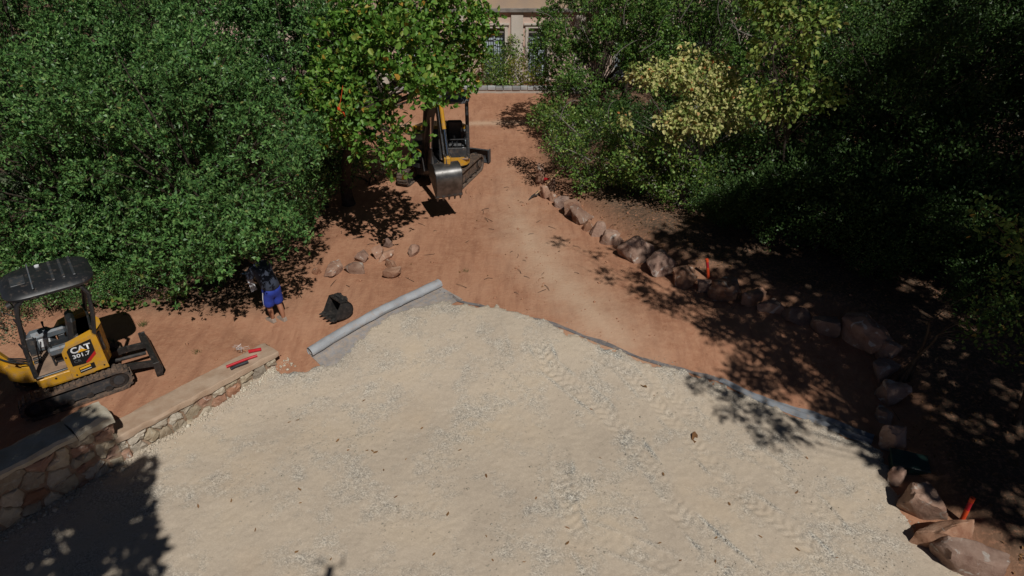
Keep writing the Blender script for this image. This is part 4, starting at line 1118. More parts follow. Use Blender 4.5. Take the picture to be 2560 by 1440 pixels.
up(MB().box((.655, .40, .99), (.03, .68, .28), bev=.01), 'front_lower_panel', 'charcoal')
up(MB().tube([(.62, .03, 1.35), (.64, .40, 1.36), (.60, .78, 1.35)], .018, 8), 'front_crossbar', 'black')
M2i = (Matrix.Translation(E2P) @ Matrix.Rotation(A2, 4, 'Z')).inverted()
def wl(mb, name, m, smooth=35):
    mb.v = [tuple(M2i @ Vector(v)) for v in mb.v]; return mb.build(name, m, e2, smooth)
b0 = Vector((-2.30, 17.62, .80)); b3 = Vector((-1.78, 16.22, 2.98)); bd_ = Vector((b3.x - b0.x, b3.y - b0.y, 0)).normalized(); bs = Vector((-bd_.y, bd_.x, 0))
bp = [b0, b0.lerp(b3, .12) + Vector((0, 0, .55)), b0.lerp(b3, .38) + Vector((0, 0, .75)), b0.lerp(b3, .7) + Vector((0, 0, .48)), b3]
wl(beam(bp, .20, [.24, .30, .36, .28, .18], bs), 'boom', 'black')
wl(beam([b0 + Vector((0, .35, -.1)), b0 + Vector((-.02, .0, -.05)), b0 + bd_ * .12], .30, [.5, .52, .34], bs), 'swing_bracket', 'darksteel')
k0, k1 = b3 + bd_ * -.05 + Vector((0, 0, .24)), Vector((-1.60, 15.80, 1.50))
wl(beam([k0, b3 + bd_ * .06, k0.lerp(k1, .62), k1], .14, [.16, .26, .2, .14], bs), 'dipper_arm', 'charcoal')
wl(MB().tube([bp[2] + Vector((0, 0, .26)), bp[3] + Vector((0, 0, .26))], .052, 12), 'arm_cylinder', 'yellow'); wl(MB().cyl(bp[3] + Vector((0, 0, .26)), k0, .028, 10), 'cylinder_rod', 'chrome')
wl(MB().tube([b0 + bd_ * .16 + Vector((0, 0, -.1)), b0 + bd_ * .42 + Vector((0, 0, .55))], .055, 12), 'boom_cylinder', 'charcoal'); wl(MB().cyl(b0 + bd_ * .42 + Vector((0, 0, .55)), bp[2] + bd_ * .12 + Vector((0, 0, -.1)), .03, 10), 'cylinder_rod', 'chrome')
c0 = b3 + bd_ * .26 + Vector((0, 0, .05)); c1 = k1 + bd_ * .13 + Vector((0, 0, .28))
wl(MB().tube([c0, c0.lerp(c1, .55)], .05, 12), 'bucket_cylinder', 'yellow'); wl(MB().cyl(c0.lerp(c1, .5), c1, .026, 10), 'cylinder_rod', 'chrome')
for sg in (-1, 1):
    wl(beam([c1 + bs * .09 * sg, k1 + bs * .09 * sg + Vector((0, 0, .10))], .02, [.06, .06], bs), 'bucket_link', 'steel')
    wl(beam([c1 + bs * .05 * sg, k1 + bd_ * .2 + bs * .05 * sg + Vector((0, 0, -.05))], .02, [.07, .07], bs), 'bucket_link', 'steel')
    wl(MB().tube(bezier(b0 + bs * .08 * sg + Vector((0, .2, .1)), b0 + bs * .12 * sg + Vector((0, 0, .7)), bp[2] + bs * .13 * sg, bp[3] + bs * .12 * sg + Vector((0, 0, .1)), 14), .018, 7), 'hydraulic_hose', 'black')
wl(rbox(-.07, .07, -.08, .08, -.1, .06, .02).add([], []) if False else MB().box(k1 + bd_ * .12 + Vector((0, 0, .10)), (.16, .16, .20), bev=.02), 'coupler', 'yellow')
mdir = -bd_
ex = (mdir * .30 + Vector((0, 0, -.95))).normalized(); ez = (mdir * .95 + Vector((0, 0, .30))).normalized(); ey = ez.cross(ex)
MBk = Matrix(((ex.x, ey.x, ez.x, 0), (ex.y, ey.y, ez.y, 0), (ex.z, ey.z, ez.z, 0), (0, 0, 0, 1)))
bs_ = .66; cen = Vector((-1.57, 15.55, 1.17)); MBk.translation = cen - (MBk.to_3x3() @ Vector((0, 0, .30 * bs_)))
bucket_parts(e2, bs_, .66, M2i @ MBk, 'steel', 5)
BX = -1.52
MB().strip([(BX + .04, .03), (BX - .05, .12), (BX - .07, .24), (BX - .03, .36), (BX + .06, .42)], -.88, .88, .035).build('blade', 'charcoal', e2)
for sy in (-1, 1):
    beam([(-.6, sy * .4, .30), (-1.1, sy * .42, .30), (BX + .03, sy * .45, .24)], .10, [.15, .13, .13], (0, 1, 0)).build('blade_arm', 'darksteel', e2)
    rbox(BX - .08, BX + .08, sy * .88 - .02, sy * .88 + .02, .03, .43, .004).build('blade_end', 'charcoal', e2)

# ---- loose bucket on the ground
p = gp(845, 792)
lb = thing('loose_bucket', 'black toothed digger bucket lying on the red earth near the roll', 'bucket', (p.x, p.y, p.z), math.atan2(-.72, -.69))
RB_ = Matrix.Rotation(-.30, 4, 'Y')
bucket_parts(lb, .37, .43, Matrix.Translation((0, 0, .02 - min((RB_ @ Vector((x_ * .37, 0, z_ * .37))).z for x_, z_ in BPROF))) @ RB_)

# ------------------------------------------------------------------ person
def skin_obj(name, nodes, edges, m, parent, root=0, sub=2):
    me = bpy.data.meshes.new(name); me.from_pydata([n[0] for n in nodes], edges, []); me.update()
    o = bpy.data.objects.new(name, me); C.objects.link(o)
    o.modifiers.new('skin', 'SKIN')
    sv = me.skin_vertices[0].data
    for k, n in enumerate(nodes):
        r = n[1] if isinstance(n[1], tuple) else (n[1], n[1])
        sv[k].radius = r; sv[k].use_root = (k == root)
    o.modifiers['skin'].use_smooth_shade = True
    s = o.modifiers.new('sub', 'SUBSURF'); s.levels = sub; s.render_levels = sub
    bpy.context.view_layer.update()
    m2 = bpy.data.meshes.new_from_object(o.evaluated_get(bpy.context.evaluated_depsgraph_get()))
    bpy.data.objects.remove(o)
    m2.polygons.foreach_set('use_smooth', np.ones(len(m2.polygons), dtype=bool)); m2.materials.clear()
    return link(name, m2, m, parent)
pp = gp(693, 800)
person = thing('person', 'person in dark shirt and blue shorts bending over papers at the tree edge', 'person', (pp.x, pp.y, pp.z), math.atan2(.62, -.78))
person.scale = (.86, .86, .86)
nodes = [((-.04, 0, .92), .12), ((.03, 0, 1.06), .115), ((.17, 0, 1.20), .125), ((.30, 0, 1.33), .10), ((.38, 0, 1.385), .055), ((.44, 0, 1.42), (.092, .088)), ((.53, 0, 1.46), (.100, .092)), ((.58, 0, 1.49), .06)]
edges = [(i, i + 1) for i in range(7)]
def chain(start, pts):
    global nodes, edges
    prev = start
    for p_, r_ in pts:
        nodes.append((p_, r_)); edges.append((prev, len(nodes) - 1)); prev = len(nodes) - 1
    return prev
for sy, fx in ((1, .05), (-1, -.10)):
    chain(0, [((-.02, sy * .10, .86), .10), ((fx * .5 + .03, sy * .10, .50), .066), ((fx * .8 - .02, sy * .10, .30), .066), ((fx - .04, sy * .09, .09), .045), ((fx - .03, sy * .09, .05), .04), ((fx + .12, sy * .10, .035), .036)])
    e = chain(3, [((.29, sy * .17, 1.31), .068), ((.33, sy * .25, 1.10), .048), ((.44, sy * .17, 1.05), .038), ((.53, sy * .10, 1.06), .030), ((.58, sy * .085, 1.065), (.020, .036))])
    for k, (dy, ln) in enumerate(((.030, .062), (.010, .074), (-.010, .070), (-.028, .052))):
        chain(e, [((.61, sy * .085 + dy, 1.065), .011), ((.61 + ln * .6, sy * .08 + dy, 1.055), .0095), ((.61 + ln, sy * .075 + dy, 1.035), .008)])
    chain(e - 1, [((.565, sy * .06, 1.085), .012), ((.60, sy * .035, 1.095), .010), ((.625, sy * .03, 1.085), .008)])
chain(6, [((.62, 0, 1.40), .016)])                                   # nose
body = skin_obj('body', nodes, edges, 'skin', person)
sh_n = [((-.07, 0, .80), .235), ((.0, 0, 1.0), .215), ((.15, 0, 1.19), .205), ((.285, 0, 1.315), .15), ((.355, 0, 1.37), .085), ((.29, .17, 1.305), .105), ((.325, .235, 1.19), .10), ((.335, .26, 1.08), .10), ((.29, -.17, 1.305), .105), ((.325, -.235, 1.19), .10), ((.335, -.26, 1.08), .10)]
skin_obj('t_shirt', sh_n, [(0, 1), (1, 2), (2, 3), (3, 4), (3, 5), (5, 6), (6, 7), (3, 8), (8, 9), (9, 10)], 'shirt', person)
so_n = [((-.05, 0, .96), .19), ((-.04, 0, .84), .19), ((-.01, .09, .76), .145), ((.02, .10, .58), .140), ((.02, .10, .40), .150), ((-.03, -.09, .76), .145), ((-.01, -.10, .58), .140), ((-.02, -.10, .40), .150)]
skin_obj('shorts', so_n, [(0, 1), (1, 2), (2, 3), (3, 4), (1, 5), (5, 6), (6, 7)], 'shorts', person)
MB().tube([(-.02, .205, .84), (.02, .213, .68), (.02, .215, .50)], .018, 6).build('side_stripe', 'white', person)
for sy, fx in ((1, .05), (-1, -.10)):
    MB().hull([(fx + x_, sy * .095 + y_, z_) for x_, y_, z_ in ((-.10, -.045, 0), (-.10, .045, 0), (.20, -.04, 0), (.20, .05, 0), (.13, -.055, 0), (.13, .06, 0), (-.09, -.04, .09), (-.09, .04, .09), (.02, -.04, .09), (.02, .045, .09), (.17, -.03, .045), (.17, .045, .045))]).build('shoe', 'shoe', person, smooth=60)
hn = []
bm = bmesh.new(); bmesh.ops.create_icosphere(bm, subdivisions=3, radius=1)
for v in bm.verts:
    v.co = Vector((v.co.x * .125, v.co.y * .112, v.co.z * .13)) * (1 + .05 * mnoise.noise(v.co * 4))
bmesh.ops.delete(bm, geom=[v for v in bm.verts if v.co.x > .035 and v.co.z < .02], context='VERTS')
hm = bpy.data.meshes.new('hair'); bm.to_mesh(hm); bm.free(); hm.polygons.foreach_set('use_smooth', np.ones(len(hm.polygons), dtype=bool))
link('hair', hm, 'hair', person, loc=(.495, 0, 1.465), rot=(0, .95, 0))
PM = Matrix.Translation(person.location) @ Matrix.Rotation(person.rotation_euler.z, 4, 'Z') @ Matrix.Scale(.86, 4)
def held(name, label, cat, c, d, rot, m):
    nx_, ny_ = 8, 6; vs = []
    for k, z_ in ((0, 0.0), (1, .006)):
        for i in range(nx_ + 1):
            for j in range(ny_ + 1):
                a, b = i / nx_ - .5, j / ny_ - .5
                vs.append((a * d[0], b * d[1], z_ + .02 * math.sin(a * 3.0 + b * 2)))
    F = []; nn = (nx_ + 1) * (ny_ + 1)
    for i in range(nx_):
        for j in range(ny_):
            q_ = i * (ny_ + 1) + j; f_ = (q_, q_ + 1, q_ + ny_ + 2, q_ + ny_ + 1); F += [f_, tuple(x_ + nn for x_ in f_)[::-1]]
    rim = [i * (ny_ + 1) for i in range(nx_ + 1)] + [nx_ * (ny_ + 1) + j for j in range(1, ny_ + 1)] + [i * (ny_ + 1) + ny_ for i in range(nx_ - 1, -1, -1)] + [j for j in range(ny_ - 1, 0, -1)]
    for a, b in zip(rim, rim[1:] + rim[:1]): F.append((a, b, b + nn, a + nn))
    o = MB().add(vs, F).build(name, m, smooth=60)
    o.matrix_world = PM @ Matrix.Translation(c) @ rot
    return tag(o, label, cat)
held('folder', 'blue printed folder held by the bending person', 'folder', (.66, .03, 1.06), (.30, .36, 0), Matrix.Rotation(.35, 4, 'Y'), 'bluebag')
held('paper_sheet', 'white sheet of paper hanging at the bending person\'s side', 'paper', (.36, .22, .92), (.30, .21, 0), Matrix.Rotation(math.radians(-62), 4, 'Y') @ Matrix.Rotation(.45, 4, 'X'), 'paper')

# ------------------------------------------------------------------ small things
def stake(label, px, py, h, lean, red=True):
    p = gp(px, py); o = thing('marker_stake', label, 'stake', (p.x, p.y, p.z), 0, 'orange-red marker stakes')
    t = Vector((lean[0], lean[1], 1)) * h
    MB().tube([(0, 0, -.05), t * .55], .034, 12).build('lower_tube', 'orange', o); MB().tube([t * .52, t * .86], .031, 12).build('upper_tube', 'redtube', o)
    MB().tube([t * .85, t], .034, 12).build('cap', 'orange', o)
stake('bright orange-red tube stake standing behind the large boulders at bottom right', 2401, 1308, .50, (.02, .03))
stake('dark red leaning stake in the shade behind the middle boulders', 1772, 694, .44, (-.22, .10))
p = gp(1336, 494); pk = thing('pickaxe', 'pickaxe with pale wooden handle leaning on the far boulders', 'pickaxe', (p.x, p.y, p.z))
tip = at(1400, 424, p.y + .12) - Vector((p.x, p.y, p.z))
MB().tube([(-.01, 0, .05), tip * .5, tip], [.022, .017, .021], 9).build('handle', 'wood', pk)
MB().tube([(-.16, -.20, .03), (-.06, -.06, .07), (.0, 0, .075), (.05, .08, .08), (.10, .20, .10)], [.008, .028, .036, .028, .02], 8).build('head', 'steel', pk)
MB().cyl(tip * .03 + Vector((0, 0, .04)), tip * .14, .032, 10).build('socket', 'steel', pk)
p = at(1366, 447, 18.0)
tag(MB().hull([Vector((random.Random(k).uniform(-.11, .11), random.Random(k + 50).uniform(-.07, .07), random.Random(k + 90).uniform(0, .09))) for k in range(14)]).build('red_rag', 'redtube', loc=(p.x, p.y, p.z - .04), smooth=60), 'crumpled red plastic scrap on the far boulders by the pickaxe', 'scrap')
p = at(1540, 578, 14.9)
tag(MB().hull([Vector((random.Random(k).uniform(-.05, .05), random.Random(k + 50).uniform(-.04, .04), random.Random(k + 90).uniform(0, .05))) for k in range(12)]).build('blue_scrap', 'blueplastic', loc=(p.x, p.y, p.z - .03), smooth=60), 'small blue plastic scrap behind a mid-row boulder', 'scrap')
p = gp(2268, 1178, .02); gb = thing('valve_box', 'dark green plastic box set among the right-hand boulders', 'box', (p.x + .05, p.y + .1, p.z - .1), -.35)
rbox(-.25, .25, -.17, .17, 0, .22, .02).build('body', 'greenbox', gb); rbox(-.27, .27, -.19, .19, .222, .25, .01).build('lid', 'greenbox', gb)
p = at(848, 272, 12.75); rg = random.Random(12)
og = MB().hull([Vector((rg.uniform(-.035, .035), rg.uniform(-.03, .03), rg.uniform(-.04, .04))) for _ in range(16)])
og.tube([(0, 0, .03), (.02, .1, .12), (.0, .5, .3)], .004, 4); og.tube([(.01, 0, -.02), (.07, .01, -.08), (.09, .02, -.15)], [.02, .014, .01], 5)
tag(og.build('marking_tape', 'orange', loc=p, smooth=60), 'bright orange-red knot of marking tape hanging in the oak leaves', 'tape')
# conduits lying on the low wall
def conduit(name, label, pts, r, m):
    q = [gz(a, b, .10 + r + .006) for a, b in pts]; o0 = q[0].copy()
    path = bezier(q[0], q[1], q[2], q[3], 16)
    mb = MB(); rad = [r * (1.0 + .1 * (k % 2)) for k in range(33)]
    fine = []
    for k in range(33):
        t = k / 32 * 16; i = min(int(t), 15); fine.append(path[i].lerp(path[i + 1], t - i) - o0)
    mb.tube(fine, rad, 12, cap=False); mb.tube([f for f in fine], [x_ * .8 for x_ in rad], 12, cap=False)
    return tag(mb.build(name, m, loc=o0), label, 'conduit')
conduit('conduit', 'long red conduit offcut on the low wall coping', [(566, 917), (590, 908), (615, 897), (643, 889)], .024, 'redtube')
conduit('conduit', 'short thick red conduit offcut near the wall end', [(621, 879), (631, 877), (641, 875), (653, 873)], .030, 'redtube')
conduit('conduit', 'black corrugated conduit offcut beside the red one', [(577, 922), (592, 914), (600, 912), (620, 904)], .027, 'blacktube')
r = random.Random(8); c = gz(603, 873, .13); mb = MB()
for k in range(9):
    mb.tube(bezier(*[Vector((r.uniform(-.17, .17), r.uniform(-.11, .11), r.uniform(-.01, .09))) for _ in range(4)], 12), .003, 4)
tag(mb.build('wire_tangle', 'clear', loc=c), 'tangle of thin pale wire on the low wall', 'wire')
# fallen leaves on the gravel
lv = MB().add([(-.5, 0, .02), (-.2, .22, .10), (.2, .2, .06), (.5, 0, .16), (.2, -.2, .05), (-.2, -.22, .12), (0, 0, 0)], [(0, 6, 1), (1, 6, 2), (2, 6, 3), (3, 6, 4), (4, 6, 5), (5, 6, 0)]).mesh('fallen_leaf', 60)
FL = [(845, 1106), (932, 1132), (940, 1136), (1015, 1152), (750, 1229), (990, 1247), (752, 1262), (580, 1257), (742, 1384), (828, 1402), (910, 1006), (724, 1060), (745, 1055), (918, 1131), (1216, 1345), (1232, 1405), (1216, 1195), (1418, 1324), (1418, 1364), (1648, 1362), (1787, 1410), (1790, 1348), (1812, 1422), (1822, 1265), (1900, 1346), (1735, 1098, 2.6), (1608, 968, 2.2), (1636, 990), (1477, 1028), (1500, 1150), (1658, 1190), (1992, 1380), (870, 1130), (1085, 1390), (640, 1330), (497, 1270), (1310, 1410), (1150, 1130), (1055, 1075), (1990, 1236), (2016, 1150), (1340, 1250), (1120, 1290), (960, 1180), (1700, 1405), (1590, 1300), (2090, 1400)]
for k, f in enumerate(FL):
    p = gp(f[0], f[1]); z = gravel_z(p.x, p.y); r = random.Random(k + 900); s = r.uniform(.05, .095) * (f[2] if len(f) > 2 else 1)
    o = link('fallen_leaf', lv, 'deadleaf', loc=(p.x, p.y, z + .004), rot=(r.uniform(-.3, .3), r.uniform(-.3, .3), r.uniform(0, 6.28))); o.scale = (s, s * r.uniform(.5, .9), s)
    tag(o, 'small curled brown leaf fallen on the pale gravel', 'leaf', 'fallen leaves on the gravel')
# the camera drone whose shadow falls on the gravel
dr = thing('drone', 'small grey camera drone hovering above the drive', 'drone', (0, -.06, CAM_H + .12))
rbox(-.05, .05, -.12, .10, -.03, .05, .03).build('body', 'greyplastic', dr)
for sx in (-1, 1):
    for sy in (-1, 1):
        MB().tube([(sx * .03, sy * .06, .02), (sx * .16, sy * .14, .03)], .011, 8).build('arm', 'greyplastic', dr)
        MB().cyl((sx * .16, sy * .14, .0), (sx * .16, sy * .14, .05), .018, 12).build('motor', 'black', dr)
        MB().box((sx * .16, sy * .14, .055), (.22, .018, .003), Matrix.Rotation(.6 * sx + sy, 3, 'Z')).build('propeller', 'black', dr)
# ------------------------------------------------------------------ vegetation
def unit(a): return a / np.maximum(np.linalg.norm(a, axis=-1, keepdims=True), 1e-9)

def leaves_mesh(name, P, D, Nn, L, W, hexa=False, fold=0.25):
    S = unit(np.cross(D, Nn)); U = np.cross(S, D)
    L = L[:, None]; W = W[:, None]
    n = len(P)
    if not hexa:
        m = P + D * L * .45
        V = np.stack([P, m + S * W * .5 + U * W * fold, P + D * L, m - S * W * .5 + U * W * fold], 1).reshape(-1, 3)
        F = np.arange(n * 4)
        return np_mesh(name, V, F, 4)
    V = np.stack([P, P + D * L * .25 + S * W * .46 + U * W * fold, P + D * L * .65 + S * W * .42 + U * W * fold, P + D * L - U * W * fold * .4,
                  P + D * L * .65 - S * W * .42 + U * W * fold, P + D * L * .25 - S * W * .46 + U * W * fold], 1).reshape(-1, 3)
    b = (np.arange(n) * 6)[:, None]
    F = np.concatenate([b + np.array([[0, 1, 2, 3]]), b + np.array([[0, 3, 4, 5]])], 1).reshape(-1)
    return np_mesh(name, V, F, 4)

def leaf_cloud(lumps, dens, lpc, rc, L, W, seed, up=0.25, droop=0.0, zmin=0.12, gap=0.35, low=-0.75, ros=0, pit=None):
    """leaf positions: clumps on the shells of the lumps, leaves in the clumps"""
    g = np.random.default_rng(seed)
    Lc = np.array([l[:3] for l in lumps]); Lr = np.array([l[3] for l in lumps])
    Cs, Ns = [], []; ctr = Lc.mean(0)
    for k in range(len(lumps)):
        n = int(dens * 12.57 * Lr[k] ** 2)
        u = unit(g.normal(size=(n, 3))); u = u[u[:, 2] > low]
        rad = Lr[k] * (0.62 + 0.45 * g.random(len(u)) ** .6) * (1 + .22 * np.array([mnoise.noise(Vector(q * 2.3) + Vector((k * 7., seed, 0))) for q in u]))
        p = Lc[k] + u * rad[:, None] * np.array([1, 1, .88])
        ok = p[:, 2] > zmin
        dd = np.linalg.norm(p[:, None, :] - Lc[None], axis=2) / Lr[None]; dd[:, k] = 9
        ok &= (dd.min(1) > .78)
        ok &= np.array([mnoise.noise(Vector(q) * 1.15 + Vector((seed, 0, 0))) + .45 * mnoise.noise(Vector(q) * 2.9 + Vector((0, seed, 0))) for q in p]) > gap - 0.62
        Cs.append(p[ok]); Ns.append(u[ok])
    Cc = np.concatenate(Cs); Nn = np.concatenate(Ns)
    cnt = np.maximum(3, (lpc * g.uniform(.5, 1.5, len(Cc)))).astype(int)
    idx = np.repeat(np.arange(len(Cc)), cnt); n = len(idx)
    off = g.normal(size=(n, 3)) * rc * .55; ctr = Lc.mean(0)
    if ros:                                   # leaves in rosettes at the twig tips
        rid = (np.arange(n) // ros); ro = g.normal(size=(rid[-1] + 1, 3)) * rc * .62
        if pit is not None:                   # narrow deep pits between the boughs, down to the dark inside
            pr = Cc[idx[::ros]] + ro; rel = pr - ctr; rm = float(np.mean(np.linalg.norm(rel, axis=1)))
            q = unit(rel) * rm
            v = np.array([mnoise.noise(Vector(a) * 1.25 + Vector((seed, 3, 0))) + .55 * mnoise.noise(Vector(a) * 2.9 + Vector((0, 5, seed))) + .8 * mnoise.noise(Vector(a) * .62 + Vector((seed, 0, 9))) for a in q])
            keep = (v > pit)[rid]
            idx, rid = idx[keep], rid[keep]; n = len(idx)
        off = ro[rid] + g.normal(size=(n, 3)) * L * .12
    P = Cc[idx] + off
    if ros: off = g.normal(size=(n, 3))
    D = unit(Nn[idx] * .55 + unit(off) * .8 + g.normal(size=(n, 3)) * .4 + np.array([0, 0, up - droop]))
    Q = unit(Nn[idx] * .85 + g.normal(size=(n, 3)) * .36 + np.array([0, 0, .45]))
    Q = unit(Q - D * (Q * D).sum(1, keepdims=True))
    return P, D, Q, L * g.uniform(.7, 1.25, n), W * g.uniform(.7, 1.2, n), Cc

def auto_lumps(c, R, n, rl, seed, f0=.52, f1=.82):
    r = random.Random(seed); out = []
    for k in range(n):
        z = 1 - 2 * (k + .5) / n; a = k * 2.39996 + r.uniform(-.3, .3); q = math.sqrt(max(0, 1 - z * z)); f = r.uniform(f0, f1)
        out.append((c[0] + R[0] * f * q * math.cos(a), c[1] + R[1] * f * q * math.sin(a), c[2] + R[2] * f * z, rl * r.uniform(.65, 1.3)))
    out.append((*c, rl * 1.2))
    return out

def px_lumps(L): return [(*at(px, py, Y), r) for px, py, Y, r in L]

def tree(name, label, cat, base, lumps, leaf, tr=.10, dens=13, lpc=20, rc=.17, L=.07, W=.034, seed=1, hexa=False, bark='bark', group=None, droop=0.0, gap=.35, up=.25, singles=0, twigs=.35, fork=None, stems=1, low=-.75, fold=.25, zmin=.12, ros=0, pit=None):
    base = Vector(base); base.z = terr(base.x, base.y) if len(base) == 2 or base.z == 0 else base.z
    root = thing(name, label, cat, base, 0, group)
    rnd = random.Random(seed)
    P, D, Q, LL, WW, Cc = leaf_cloud(lumps, dens, lpc, rc, L, W, seed, up, droop, gap=gap, low=low, zmin=base.z + zmin, ros=ros, pit=pit)
    b = np.array(base)
    cen = Vector(np.mean([l[:3] for l in lumps], 0)); zlo = min(l[2] - l[3] for l in lumps)
    fork = Vector(fork) if fork else base.lerp(cen, .45)
    tops = []
    for k in range(stems):
        f = fork if stems == 1 else fork + Vector((rnd.uniform(-.4, .4), rnd.uniform(-.3, .3), rnd.uniform(-.2, .3)))
        s0 = Vector((rnd.uniform(-.15, .15), rnd.uniform(-.15, .15), -.1)) if stems > 1 else Vector((0, 0, -.1))
        pts = bezier(s0, s0 + Vector((rnd.uniform(-.1, .1), rnd.uniform(-.1, .1), (f - base).z * .4)), (f - base) * .75 + Vector((rnd.uniform(-.15, .15), 0, 0)), f - base, 10)
        q = tr / math.sqrt(stems)
        MB().tube(pts, [q * (1.35 if i == 0 else 1.1 - .5 * i / 10) for i in range(11)], 9).build('trunk' if stems == 1 else 'stem', bark, root, smooth=60)
        tops.append(f)
    br = MB()
    for k, l in enumerate(lumps):
        f = min(tops, key=lambda t: (t - Vector(l[:3])).length) - base; e = Vector(l[:3]) - base
        mid = f.lerp(e, .5) + Vector((rnd.uniform(-.2, .2), rnd.uniform(-.2, .2), rnd.uniform(-.05, .25)))
        r0 = tr * (.26 if len(lumps) > 30 else .42) / math.sqrt(stems) * (.6 + .5 * rnd.random())
        pts = bezier(f, f.lerp(mid, .6), mid.lerp(e, .4), e, 7)
        br.tube(pts, [r0 * (1 - .78 * i / 7) for i in range(8)], 6)
    if twigs and len(Cc):
        sel = rnd.sample(range(len(Cc)), int(len(Cc) * twigs)); ctr = np.array([l[:3] for l in lumps])
        for i in sel:
            c = Cc[i]; k = int(np.argmin(((ctr - c) ** 2).sum(1))); a = Vector(ctr[k] - b); e = Vector(c - b)
            m_ = a.lerp(e, .5) + Vector((rnd.uniform(-.06, .06), rnd.uniform(-.06, .06), rnd.uniform(-.06, .06)))
            br.tube([a.lerp(e, .45), m_.lerp(e, .45), e], [.011, .008, .004], 3, cap=False)
    br.build('branches', bark, root, smooth=0)
    if singles:
        cd = ((P - np.array((0, 0, CAM_H))) ** 2).sum(1); face = np.abs((unit(np.array((0, 0, CAM_H)) - P) * Q).sum(1))
        o_ = np.argsort(cd - face * 25)[:singles]
        one = leaves_mesh('leaf', np.zeros((1, 3)), np.array([[1., 0, 0]]), np.array([[0., 0, 1]]), np.array([1.]), np.array([W / L]), hexa, fold); one.materials.append(MT[leaf])
        S = np.cross(Q, D)
        for i in o_:
            o = bpy.data.objects.new('leaf', one); C.objects.link(o); o.parent = root
            d, s, q, p = D[i], S[i], Q[i], P[i] - b
            o.matrix_local = Matrix(((d[0], s[0], q[0], p[0]), (d[1], s[1], q[1], p[1]), (d[2], s[2], q[2], p[2]), (0, 0, 0, 1))) @ Matrix.Scale(float(LL[i]), 4)
        km = np.ones(len(P), bool); km[o_] = False; P, D, Q, LL, WW = P[km], D[km], Q[km], LL[km], WW[km]
    cr = link('crown', leaves_mesh('crown', P - b, D, Q, LL, WW, hexa, fold), leaf, root)
    cr['kind'] = 'stuff'
    return root

EV = dict(dens=15, lpc=46, rc=.17, L=.085, W=.038, twigs=.10, gap=.12, ros=8, pit=-.04)
G1 = 'evergreen oaks on the left side'
def ev(base, c, R, n, rl, seed, label, leaf='evergreen', **kw):
    q = dict(EV); q.update(kw)
    extra = q.pop('extra', [])
    return tree('evergreen_oak', label, 'tree', base, auto_lumps(c, R, int(n * 1.7), rl * .70, seed, .72, .98) + auto_lumps(c, (R[0] * .6, R[1] * .6, R[2] * .6), 8, rl * .9, seed + 3) + extra, leaf, tr=.13, seed=seed, group=G1, **q)
ev((-6.5, 13.5, 0), (-6.25, 12.9, 2.8), (2.3, 2.3, 2.5), 40, .60, 11, 'dense evergreen oak directly behind the bending person', extra=px_lumps([(640, 585, 10.3, .36), (560, 640, 10.5, .34), (690, 520, 10.7, .42), (735, 450, 10.9, .42), (600, 520, 10.6, .42), (480, 670, 10.7, .36), (520, 590, 10.6, .4), (420, 640, 10.9, .4), (710, 600, 11.3, .36), (750, 330, 11.6, .4)]))
ev((-9.3, 13.6, 0), (-9.2, 13.3, 2.6), (2.3, 2.1, 2.5), 36, .60, 12, 'dense evergreen oak behind the yellow excavator canopy')
ev((-8.2, 17, 0), (-8.0, 16.8, 3.6), (2.7, 2.2, 2.9), 34, .72, 13, 'tall evergreen oak in the second row at upper left')
ev((-5.5, 17.8, 0), (-5.6, 17.4, 3.6), (1.8, 1.8, 2.7), 28, .6, 14, 'evergreen oak touching the light green oak from the left')
ev((-12.2, 17, 0), (-12.1, 17, 4.0), (2.4, 2.2, 3.0), 28, .75, 15, 'tall evergreen oak in the far upper left corner', dens=11)
ev((-12.0, 13.0, 0), (-12.1, 13.0, 2.4), (1.7, 1.6, 2.2), 22, .58, 16, 'pale grey-green tree at the left picture edge', leaf='olive')
ev((-10.6, 22, 0), (-10.5, 22, 4.6), (3.0, 2.4, 3.2), 18, 1.1, 17, 'evergreen oak rising behind the second row on the left', dens=9, lpc=28)
ev((-6.6, 23.6, 0), (-6.4, 23.5, 4.4), (2.6, 2.2, 3.0), 16, 1.0, 18, 'dark evergreen oak far back near the house', dens=9, lpc=28)
ev((-14.8, 20, 0), (-14.8, 20, 4.4), (2.8, 2.4, 3.2), 18, 1.0, 19, 'evergreen oak at the far left edge of the back row', dens=9, lpc=28)
ev((-14.0, 25.5, 0), (-14.0, 25.5, 4.6), (3.4, 2.4, 3.4), 16, 1.2, 20, 'evergreen oak at the back left before the house corner', dens=8, lpc=28)
for (x_, y_, s_, a_, lab) in [(-12.6, 21.8, 1.0, 2.0, 'evergreen oak filling the back row at far left'), (-8.9, 20.6, .9, 4.2, 'evergreen oak filling the back row left of the house'), (-16.5, 16.0, 1.0, 1.2, 'evergreen oak beyond the left picture edge')]:
    o = copy_tree([q for q in C.objects if q.get('label', '').startswith('dark evergreen oak far back')][0]); o.location = (x_, y_, terr(x_, y_)); o.rotation_euler.z = a_; o.scale = (s_, s_, s_); tag(o, lab)
